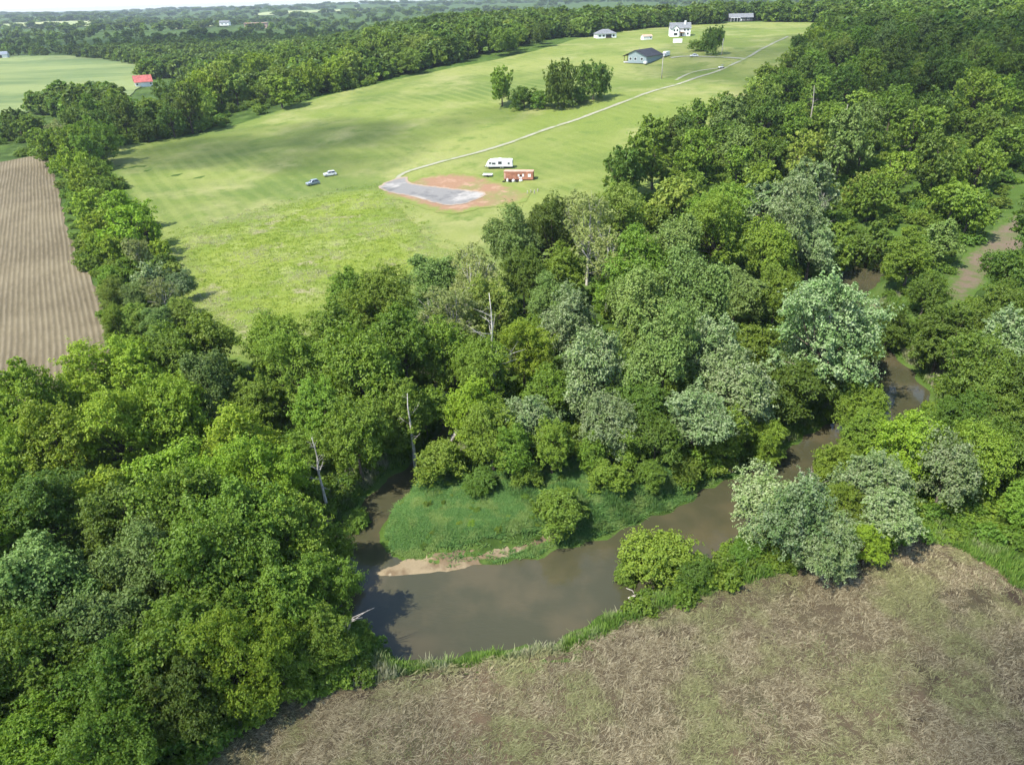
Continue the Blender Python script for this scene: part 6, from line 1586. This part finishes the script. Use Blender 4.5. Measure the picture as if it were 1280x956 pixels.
# vehicles -------------------------------------------------------------
def car(x, y, rz, paint, label, group, suv=True):
    e = place('car', x, y, rz, label, 'car', group)
    L, W = 4.7, 1.86
    body = [(-2.3, 0.38), (-2.35, 0.75), (-2.2, 1.0), (-0.95, 1.08), (2.15, 1.10), (2.34, 0.95), (2.34, 0.42), (1.85, 0.32), (-1.8, 0.32)]
    inner = [(px * 0.985, 0.32 + (pz - 0.32) * 0.9 + 0.03) for px, pz in body]
    bo = MB().extrude_xz(body, -W / 2, W / 2, inner).build('body', paint, e)
    cab = [(-1.0, 1.07), (-0.35, 1.66), (0.2, 1.74), (1.7 if suv else 1.0, 1.70), (2.2 if suv else 1.8, 1.09)]
    rings = []
    for s, kz in ((-0.84, 0.0), (-0.70, 1.0), (0.70, 1.0), (0.84, 0.0)):
        rings.append([(px, s, 1.07 + (pz - 1.07) * (1.0 if kz else 0.05)) for px, pz in cab])
    # glass house: tapered prism, then a painted roof panel on top
    gl = MB()
    top = [(-0.38, 1.64), (0.2, 1.70), (1.62 if suv else 0.95, 1.68)]
    lo = [(-1.0, 1.06), (2.2 if suv else 1.75, 1.08)]
    v = []
    for s in (-1, 1):
        v += [(lo[0][0], s * 0.84, lo[0][1]), (top[0][0], s * 0.68, top[0][1]), (top[1][0], s * 0.68, top[1][1]), (top[2][0], s * 0.68, top[2][1]), (lo[1][0], s * 0.84, lo[1][1])]
    f = [(4, 3, 2, 1, 0), (5, 6, 7, 8, 9), (0, 1, 6, 5), (1, 2, 7, 6), (2, 3, 8, 7), (3, 4, 9, 8), (0, 5, 9, 4)]
    gl.add(v, f).build('windows', 'window_glass', e)
    rp = MB()
    rp.loft([[(px, s, pz + 0.015 + t_) for px, pz, t_ in ((-0.42, 1.64, 0), (0.2, 1.70, 0), (1.68 if suv else 1.0, 1.68, 0), (1.68 if suv else 1.0, 1.68, 0.07), (0.2, 1.70, 0.08), (-0.42, 1.64, 0.04))] for s in (-0.70, 0.70)], True)
    rp.build('roof', paint, e)
    pil = MB()
    for s in (-1, 1):
        for (xa, xb) in ((-1.0, -0.40), (0.45, 0.42), (2.18 if suv else 1.73, 1.62 if suv else 0.95)):
            pil.tube([(xa, s * 0.85, 1.06), (xb, s * 0.69, 1.68)], [0.055, 0.05], 5)
    pil.build('pillars', paint, e)
    for px in (-1.45, 1.45):
        for s in (-1, 1):
            y0, y1 = sorted((s * 0.72, s * 0.95))
            wh = MB().cyl_y(px, y0, y1, 0.34, 0.35).build('wheel', 'rubber', e, True)
            y0, y1 = sorted((s * 0.95, s * 0.965))
            MB().cyl_y(px, y0, y1, 0.34, 0.21).build('rim', 'bright_metal', wh)
    for s in (-1, 1):
        y0, y1 = sorted((s * 0.5, s * 0.82))
        MB().box(-2.37, -2.26, y0, y1, 0.72, 0.9).build('headlight', 'lamp_lens', e)
        MB().box(2.28, 2.37, y0, y1, 0.75, 0.95).build('taillight', 'tail_lens', e)
    MB().box(-2.38, -2.3, -0.45, 0.45, 0.5, 0.72).build('grille', 'dark_parts_and_shade', e)
    MB().box(-2.40, -2.28, -0.85, 0.85, 0.34, 0.48).build('bumper', 'grey_metal', e)
    return e


GP = 'vehicles on the hay field and yard'
car(-68.5, 249.8, R(38), 'silver_blue_paint', 'silver-blue car parked on the hay field, nearer of the two cars', GP)
car(-64.6, 260.4, R(22), 'car_white', 'white hatchback-style car on the hay field, behind the silver-blue car', GP)
car(113.1, 449.0, R(6), 'car_white', 'pale car parked on the side lane right of the charcoal-roofed house', GP, False)

e = place('van', 98.0, 457.0, R(48), 'white box van parked behind the charcoal-roofed house', 'van')
MB().box(-1.4, 3.4, -1.05, 1.05, 0.6, 2.9, 0.12).build('cargo_box', 'white_paint', e)
MB().extrude_xz([(-3.1, 0.45), (-3.1, 1.3), (-2.4, 1.45), (-1.9, 2.2), (-1.42, 2.2), (-1.42, 0.45)], -1.0, 1.0).build('cab', 'white_paint', e)
MB().extrude_xz([(-2.45, 1.44), (-1.93, 2.12), (-1.85, 2.12), (-1.85, 1.44)], -1.02, 1.02).build('windscreen', 'window_glass', e)
for px in (-2.3, 2.2):
    for s in (-1, 1):
        y0, y1 = sorted((s * 0.75, s * 1.07))
        wh = MB().cyl_y(px, y0, y1, 0.4, 0.42).build('wheel', 'rubber', e, True)
        y0, y1 = sorted((s * 1.07, s * 1.085))
        MB().cyl_y(px, y0, y1, 0.4, 0.22).build('rim', 'bright_metal', wh)

e = place('utility_cart', 118.3, 409.0, R(25), 'small pale utility cart standing where the track meets the driveway', 'cart', dz=0.1)
MB().box(-1.4, 1.2, -0.75, 0.75, 0.5, 1.0, 0.1).build('bed', 'off_white_siding', e)
MB().box(0.2, 1.6, -0.7, 0.7, 1.75, 1.85).build('canopy', 'grey_metal', e)
for x0 in (0.25, 1.45):
    for s in (-0.62, 0.62):
        MB().tube([(x0, s, 0.9), (x0, s, 1.76)], [0.04, 0.04], 5).build('canopy_post', 'grey_metal', e)
for px in (-0.9, 0.9):
    for s in (-1, 1):
        y0, y1 = sorted((s * 0.6, s * 0.85))
        MB().cyl_y(px, y0, y1, 0.32, 0.33).build('wheel', 'rubber', e, True)

# travel trailer
e = place('travel_trailer', -2.0, 252.0, R(-6), 'white travel trailer with small dark windows parked behind the red container', 'trailer')
prof = [(-4.55, 0.75), (-4.75, 1.3), (-4.6, 1.9), (-4.1, 2.6), (-3.3, 3.05), (-1.5, 3.2), (4.2, 3.12), (4.55, 2.95), (4.65, 0.75)]
inn = [(x * 0.985, 0.75 + (z - 0.75) * 0.965) for x, z in prof]
MB().extrude_xz(prof, -1.25, 1.25, inn).build('body', 'white_paint', e)
MB().box(-4.2, 4.5, -1.15, 1.15, 0.45, 0.75).build('chassis', 'dark_parts_and_shade', e)
for x0, x1, z0, z1 in ((-3.6, -3.1, 1.7, 2.2), (-2.6, -1.5, 1.6, 2.05), (-0.4, 0.7, 1.65, 2.4), (3.0, 3.5, 1.6, 2.1)):
    window(e, x0, x1, -1.25, z0, z1, -1, 'window_glass', 'grey_metal')
dr = MB().box(1.4, 2.1, -1.30, -1.25, 0.8, 2.6).build('door', 'off_white_siding', e)
MB().box(1.5, 1.58, -1.36, -1.30, 1.5, 1.65).build('handle', 'grey_metal', dr)
MB().box(-0.4, 0.6, -0.5, 0.5, 3.17, 3.5, 0.1).build('roof_air_unit', 'off_white_siding', e)
MB().box(2.4, 2.9, -0.3, 0.3, 3.14, 3.25).build('roof_vent', 'grey_metal', e)
MB().box(4.66, 4.70, -0.9, 0.9, 1.5, 2.3).build('rear_window', 'window_glass', e)
for px in (0.4, 1.2):
    for s in (-1, 1):
        y0, y1 = sorted((s * 0.95, s * 1.22))
        wh = MB().cyl_y(px, y0, y1, 0.36, 0.36).build('wheel', 'rubber', e, True)
        y0, y1 = sorted((s * 1.22, s * 1.235))
        MB().cyl_y(px, y0, y1, 0.36, 0.2).build('rim', 'bright_metal', wh)
MB().tube([(-4.4, -0.8, 0.6), (-5.7, 0, 0.55)], [0.07, 0.07], 6).tube([(-4.4, 0.8, 0.6), (-5.7, 0, 0.55)], [0.07, 0.07], 6).build('tow_hitch', 'dark_parts_and_shade', e)
MB().tube([(-5.1, 0, 0.5), (-5.1, 0, 1.0)], [0.18, 0.18], 8).build('gas_bottle', 'off_white_siding', e)

# rust-red container
e = place('storage_container', 4.4, 237.0, R(-9), 'rust-red storage container with pale patches in front of the travel trailer', 'container')
ph_ = 2.9
MB().box(-4.9, 4.9, -1.35, 1.35, 0.35, ph_).build('body', 'rust_red', e)
MB().box(-4.98, 4.98, -1.43, 1.43, ph_, ph_ + 0.12).build('roof', 'pale_red', e)
for k in range(30):
    MB().box(-4.7 + k * 0.32, -4.55 + k * 0.32, -1.40, -1.35, 0.5, ph_ - 0.1).build('rib', 'rust_red', e)
MB().box(-4.8, -4.3, -1.44, -1.40, 0.6, 2.5).build('side_door', 'pale_red', e)
for x0, x1, z0, z1 in ((-0.2, 0.35, 1.35, 2.1), (1.3, 1.9, 1.3, 2.2), (3.2, 4.2, 1.2, 2.2), (0.2, 1.2, 0.7, 1.2)):
    MB().box(x0, x1, -1.43, -1.40, z0, z1).build('pale_patch', 'white_sack', e)
MB().box(0.55, 1.1, -1.425, -1.40, 1.35, 1.9).build('window', 'window_glass', e)
for k in range(8):
    MB().box(4.9, 4.95, -1.2 + k * 0.31, -1.06 + k * 0.31, 0.5, ph_ - 0.1).build('end_rib', 'rust_red', e)
MB().box(-4.8, 4.8, -1.2, 1.2, 0.05, 0.35).build('skid', 'dark_parts_and_shade', e)
for k, (dx, dy, sz, hh) in enumerate(((-3.6, -2.1, 0.35, 1.2), (-1.6, -2.2, 0.5, 0.9), (0.9, -2.0, 0.6, 0.7))):
    lab = ('upright white sack at the left of the red container front', 'white sack in the middle of the red container front', 'wide low white sack at the right of the red container front')[k]
    q = e.matrix_basis @ Vector((dx, dy, 0))
    px, py = 4.4 + math.cos(R(-9)) * dx - math.sin(R(-9)) * dy, 237.0 + math.sin(R(-9)) * dx + math.cos(R(-9)) * dy
    s_ = MB()
    s_.loft([[(sz * rr * math.cos(a * math.pi / 5), sz * 0.8 * rr * math.sin(a * math.pi / 5), zz * hh) for a in range(10)] for rr, zz in ((0.85, 0), (1.05, 0.3), (1.0, 0.7), (0.6, 0.95), (0.25, 1.05))], True)
    o = s_.build('sack', 'white_sack', None, True)
    o.location = (px, py, ground_z(px, py) + 0.08)
    tag(o, lab, 'sack', 'white sacks in front of the container')
for k, (dx, dy) in enumerate(((-2.6, -2.2), (-0.4, -2.3), (-4.9, -1.9))):
    px, py = 4.4 + math.cos(R(-9)) * dx - math.sin(R(-9)) * dy, 237.0 + math.sin(R(-9)) * dx + math.cos(R(-9)) * dy
    tb = MB()
    n_, m_ = 18, 8
    V_ = [((0.42 + 0.16 * math.cos(b_ * 2 * math.pi / m_)) * math.cos(a_ * 2 * math.pi / n_), (0.42 + 0.16 * math.cos(b_ * 2 * math.pi / m_)) * math.sin(a_ * 2 * math.pi / n_), 0.2 + 0.16 * math.sin(b_ * 2 * math.pi / m_)) for a_ in range(n_) for b_ in range(m_)]
    F_ = [(a_ * m_ + b_, ((a_ + 1) % n_) * m_ + b_, ((a_ + 1) % n_) * m_ + (b_ + 1) % m_, a_ * m_ + (b_ + 1) % m_) for a_ in range(n_) for b_ in range(m_)]
    tb.add(V_, F_)
    o = tb.build('tyre', 'rubber', None, True)
    o.location = (px, py, ground_z(px, py) + 0.08)
    tag(o, ('black tyre lying between the left and middle white sacks', 'black tyre lying between the middle and right white sacks', 'black tyre lying at the left corner of the red container')[k], 'tyre', 'tyres by the container')

# small flatbed trailer behind the container
e = place('flatbed_trailer', -6.3, 243.5, R(-8), 'small dark flatbed trailer between the travel trailer and the red container', 'trailer')
MB().box(-1.7, 1.7, -0.9, 0.9, 0.5, 0.62).build('deck', 'grey_metal', e)
for s in (-1, 1):
    MB().box(-1.7, 1.7, s * 0.9 - 0.03, s * 0.9 + 0.03, 0.62, 0.9).build('side_rail', 'white_paint', e)
    y0, y1 = sorted((s * 0.95, s * 1.15))
    MB().cyl_y(0, y0, y1, 0.36, 0.34).build('wheel', 'rubber', e, True)
MB().tube([(-1.7, 0, 0.5), (-3.0, 0, 0.45)], [0.05, 0.05], 6).build('tongue', 'dark_parts_and_shade', e)

# pale stakes in the grass
for k, (px, py, hh, lab) in enumerate(((6.6, 221.4, 1.1, 'leftmost pale wooden survey stake right of the gravel pad'), (7.8, 222.4, 0.9, 'second pale wooden survey stake from left, right of the gravel pad'), (8.9, 221.0, 1.2, 'third pale wooden survey stake from left, right of the gravel pad'), (10.0, 222.8, 1.0, 'rightmost pale wooden survey stake right of the gravel pad'))):
    o = MB().box(-0.12, 0.12, -0.12, 0.12, -0.2, hh * 0.9).loft([[(sx * 0.12 * q_, sy * 0.12 * q_, hh * z_) for sx, sy in ((-1, -1), (1, -1), (1, 1), (-1, 1))] for q_, z_ in ((1, 0.9), (0.2, 1.0))], True).build('stake', 'pole_wood')
    o.location = (px, py, ground_z(px, py) + 0.1)
    o.rotation_euler = (R(4 * (k - 1)), R(5 - 3 * k), 0.3 * k)
    tag(o, lab, 'stake', 'pale survey stakes')

# utility poles
for x, y, hh, lab in ((36.3, 352.6, 8.4, 'pale wooden utility pole beside the thicket in the hay field'), (82.7, 391.4, 10.5, 'tall pale utility pole in front of the charcoal-roofed house'), (128.5, 445.9, 9.0, 'utility pole right of the yard trees by the side lane')):
    e = place('utility_pole', x, y, 0.4, lab, 'utility pole', 'utility poles along the driveway')
    MB().tube([(0, 0, -0.5), (0, 0, hh * 0.5), (0.03, 0, hh)], [0.24, 0.2, 0.16], 10).build('shaft', 'pole_wood', e, True)
    MB().tube([(0, 0, hh), (0, 0, hh + 0.12)], [0.19, 0.1], 8).build('cap', 'grey_metal', e)
    MB().tube([(0.28, -0.1, 0.0), (0.28, -0.1, 1.9)], [0.09, 0.09], 6).build('cable_guard', 'yellow_guard', e)
    MB().tube([(0.1, -0.2, hh - 1.3), (0.1, -0.2, hh - 0.7)], [0.16, 0.16], 8).build('junction_can', 'grey_metal', e)


# ------------------------------------------------------------------ dead wood
def dead_tree(name, x, y, hh, r0, seed, label, lean=(0.1, 0), branches=9, cat='dead tree', group=None, mat=DEAD, blen=0.25):
    r = random.Random(seed)
    e = place(name, x, y, 0, label, cat, group)
    pts, rad = [], []
    for k in range(8):
        s = k / 7
        pts.append(Vector((lean[0] * hh * s + r.uniform(-.12, .12) * s * 2, lean[1] * hh * s + r.uniform(-.12, .12) * s * 2, hh * s - 0.4 * (k == 0))))
        rad.append(r0 * (1.25 - 1.1 * s))
    MB().tube(pts, rad, 8).build('trunk', mat, e, True)
    for k in range(branches):
        s = r.uniform(0.3, 0.98)
        i = min(6, int(s * 7)); p = pts[i].lerp(pts[i + 1], s * 7 - i)
        a = r.uniform(0, 6.283); ln = hh * blen * (1.25 - s) * r.uniform(0.6, 1.3)
        d = Vector((math.cos(a), math.sin(a), r.uniform(0.2, 1.0))).normalized()
        mb = MB()
        q1 = p + d * ln * 0.5; q2 = p + d * ln + Vector((0, 0, 0.12 * ln))
        b0 = r0 * 0.4 * (1.2 - s)
        mb.tube([p, q1, q2], [b0, b0 * 0.6, b0 * 0.15], 5)
        for _ in range(3):
            t_ = r.uniform(0.3, 0.9); w_ = p.lerp(q2, t_)
            mb.tube([w_, w_ + Vector((r.gauss(0, 1), r.gauss(0, 1), r.gauss(0.4, 0.6))).normalized() * ln * 0.4], [b0 * 0.35, b0 * 0.08], 4)
        mb.build('branch', mat, e, True)
    return e


DG = 'dead and bare trees'
dead_tree('dead_tree', -2.6, 96.0, 19.0, 0.27, 1, 'slender pale bare trunk standing in the middle of the creekside wood', (-0.02, 0.0), 12, group=DG, mat=PALE_BARK, blen=0.3)
dead_tree('dead_tree', -14.5, 83.0, 13.0, 0.26, 2, 'pale bare trunk behind the narrow creek arm', (-0.01, 0.0), 5, group=DG, mat=PALE_BARK)
dead_tree('dead_tree', -24.9, 72.2, 11.5, 0.2, 3, 'thin white dead tree at the left bank of the creek arm', (-0.03, 0.03), 16, group=DG, mat=PALE_BARK, blen=0.2)
dead_tree('dead_tree', 107.3, 233.0, 17.0, 0.3, 4, 'bare grey snag in the hillside forest, taller leaning one', (0.12, 0.0), 10, group=DG)
dead_tree('dead_tree', 110.0, 260.0, 17.0, 0.3, 5, 'bare grey snag in the hillside forest, behind the leaning one', (-0.08, 0.0), 10, group=DG)
dead_tree('dead_tree', 74.0, 166.0, 13.0, 0.22, 6, 'bare grey branches right of the pale silvery tree pair', (0.15, -0.05), 18, group=DG, blen=0.45)
dead_tree('dead_tree', 33.5, 64.5, 8.5, 0.18, 7, 'bare whitish branches between the silvery near-bank trees', (0.12, 0.0), 16, group=DG, blen=0.5)
# fallen logs on the creek side
e = place('fallen_log', -8.6, 87.0, 0.7, 'weathered grey fallen log propped on the slope behind the round bush', 'log')
MB().tube([(-2.2, 0, 0.5), (-0.5, 0.1, 2.0), (1.8, 0, 4.2), (3.0, 0.2, 5.2)], [0.28, 0.25, 0.2, 0.1], 8).build('stem', DEAD, e, True)
MB().tube([(-1.6, 0.5, 0.4), (0.4, 0.9, 2.2), (1.6, 1.2, 3.2)], [0.2, 0.15, 0.06], 6).build('broken_limb', DEAD, e, True)
MB().tube([(-0.2, 0.1, 2.2), (0.2, -0.8, 2.9), (0.9, -1.2, 3.3)], [0.12, 0.08, 0.03], 6).build('broken_limb', DEAD, e, True)
e = place('driftwood', 13.6, 56.6, 0.2, 'grey driftwood snag at the water edge left of the round near-bank bush', 'driftwood', dz=0.15)
MB().tube([(-1.2, 0, 0.0), (0, 0.15, 0.2), (1.1, 0, 0.1)], [0.13, 0.12, 0.05], 7).build('stem', DEAD, e, True)
MB().tube([(-0.3, 0.1, 0.2), (-0.6, 0.5, 0.6), (-1.2, 0.8, 0.8)], [0.1, 0.07, 0.03], 5).build('branch', DEAD, e, True)
e = place('dead_branch', -18.3, 48.5, 0.2, 'bare whitish dead branches sticking out of the nearest wood by the creek', 'branch', dz=3.0)
for k_ in range(5):
    MB().tube([(0, 0, -3.2), (0.6 + 0.3 * k_, -0.4 + 0.25 * k_, 0.2 + 0.3 * (k_ % 3)), (1.6 + 0.6 * k_, -1.0 + 0.5 * k_, 0.9 + 0.35 * (k_ % 2))], [0.12, 0.06, 0.02], 5).build('limb', DEAD, e, True)




# ------------------------------------------------------------------ air
haze = MB().box(-13500, 13500, -280, 13800, -3.0, 92.0).mesh('haze', MATS['white_paint'])
haze.materials.clear()
t = NT('air')
v = t.new('ShaderNodeVolumePrincipled')
v.inputs['Color'].default_value = (0.80, 0.90, 1.0, 1)
v.inputs['Density'].default_value = 0.00008
v.inputs['Anisotropy'].default_value = 0.2
t.link(v.outputs[0], t.out.inputs['Volume'])
haze.materials.append(t.m)
obj('haze', haze)['kind'] = 'stuff'


# ------------------------------------------------------------------ fair-weather clouds overhead (they shade the far woods, the hillside forest and the near field)
t = NT('cloud_vapour')
tb = t.new('ShaderNodeBsdfTransparent')
cd = t.new('ShaderNodeBsdfDiffuse')
cd.inputs['Color'].default_value = (0.9, 0.9, 0.92, 1)
ct = t.new('ShaderNodeBsdfTranslucent')
ct.inputs['Color'].default_value = (0.9, 0.9, 0.92, 1)
m1 = t.new('ShaderNodeMixShader')
t.link(cd.outputs[0], m1.inputs[1]); t.link(ct.outputs[0], m1.inputs[2])
m2 = t.new('ShaderNodeMixShader')
m2.inputs[0].default_value = 0.13
t.link(tb.outputs[0], m2.inputs[1]); t.link(m1.outputs[0], m2.inputs[2])
t.link(m2.outputs[0], t.out.inputs['Surface'])
MATS['cloud_vapour'] = t.m


def cloud(gx_, gy_, rx, ry, lobes, seed, label):
    """a cumulus 620 m up; its shadow falls round (gx_, gy_)"""
    r = random.Random(seed)
    alt = 620.0
    cx_, cy2 = gx_ + sdir.x / sdir.z * alt, gy_ + sdir.y / sdir.z * alt
    mb = MB()
    for k in range(lobes):
        a = r.uniform(0, 6.283); q = math.sqrt(r.random()) * 0.8
        ox, oy = rx * q * math.cos(a), ry * q * math.sin(a)
        R_ = min(rx, ry) * r.uniform(0.35, 0.75) * (1.1 - 0.5 * q)
        rings = []
        p1, p2 = r.uniform(0, 6), r.uniform(0, 6)
        for i in range(1, 8):
            th = math.pi * i / 8
            ring_ = []
            for j in range(16):
                ph2 = 2 * math.pi * j / 16
                bump_ = 1 + 0.10 * math.sin(3 * ph2 + p1 + 2 * th) + 0.07 * math.sin(5 * ph2 + p2)
                ring_.append((ox + R_ * 1.25 * bump_ * math.sin(th) * math.cos(ph2), oy + R_ * bump_ * math.sin(th) * math.sin(ph2), max(-0.25, -math.cos(th)) * R_ * 0.55 + r.uniform(0, 0.01)))
            rings.append(ring_)
        mb.loft(rings, True)
    o = mb.build('cloud', 'cloud_vapour', None, True)
    o.location = (cx_, cy2, alt)
    tag(o, label, 'cloud', 'fair-weather clouds')


cloud(0, 18, 130, 42, 12, 1, 'thin white cloud high over the near straw field')
cloud(-330, 1200, 420, 330, 16, 2, 'broad white cloud high over the far dark woods')
cloud(250, 400, 120, 190, 14, 3, 'white cloud high over the hillside forest')
cloud(-75, 318, 125, 50, 15, 4, 'long thin white cloud high over the hay field')
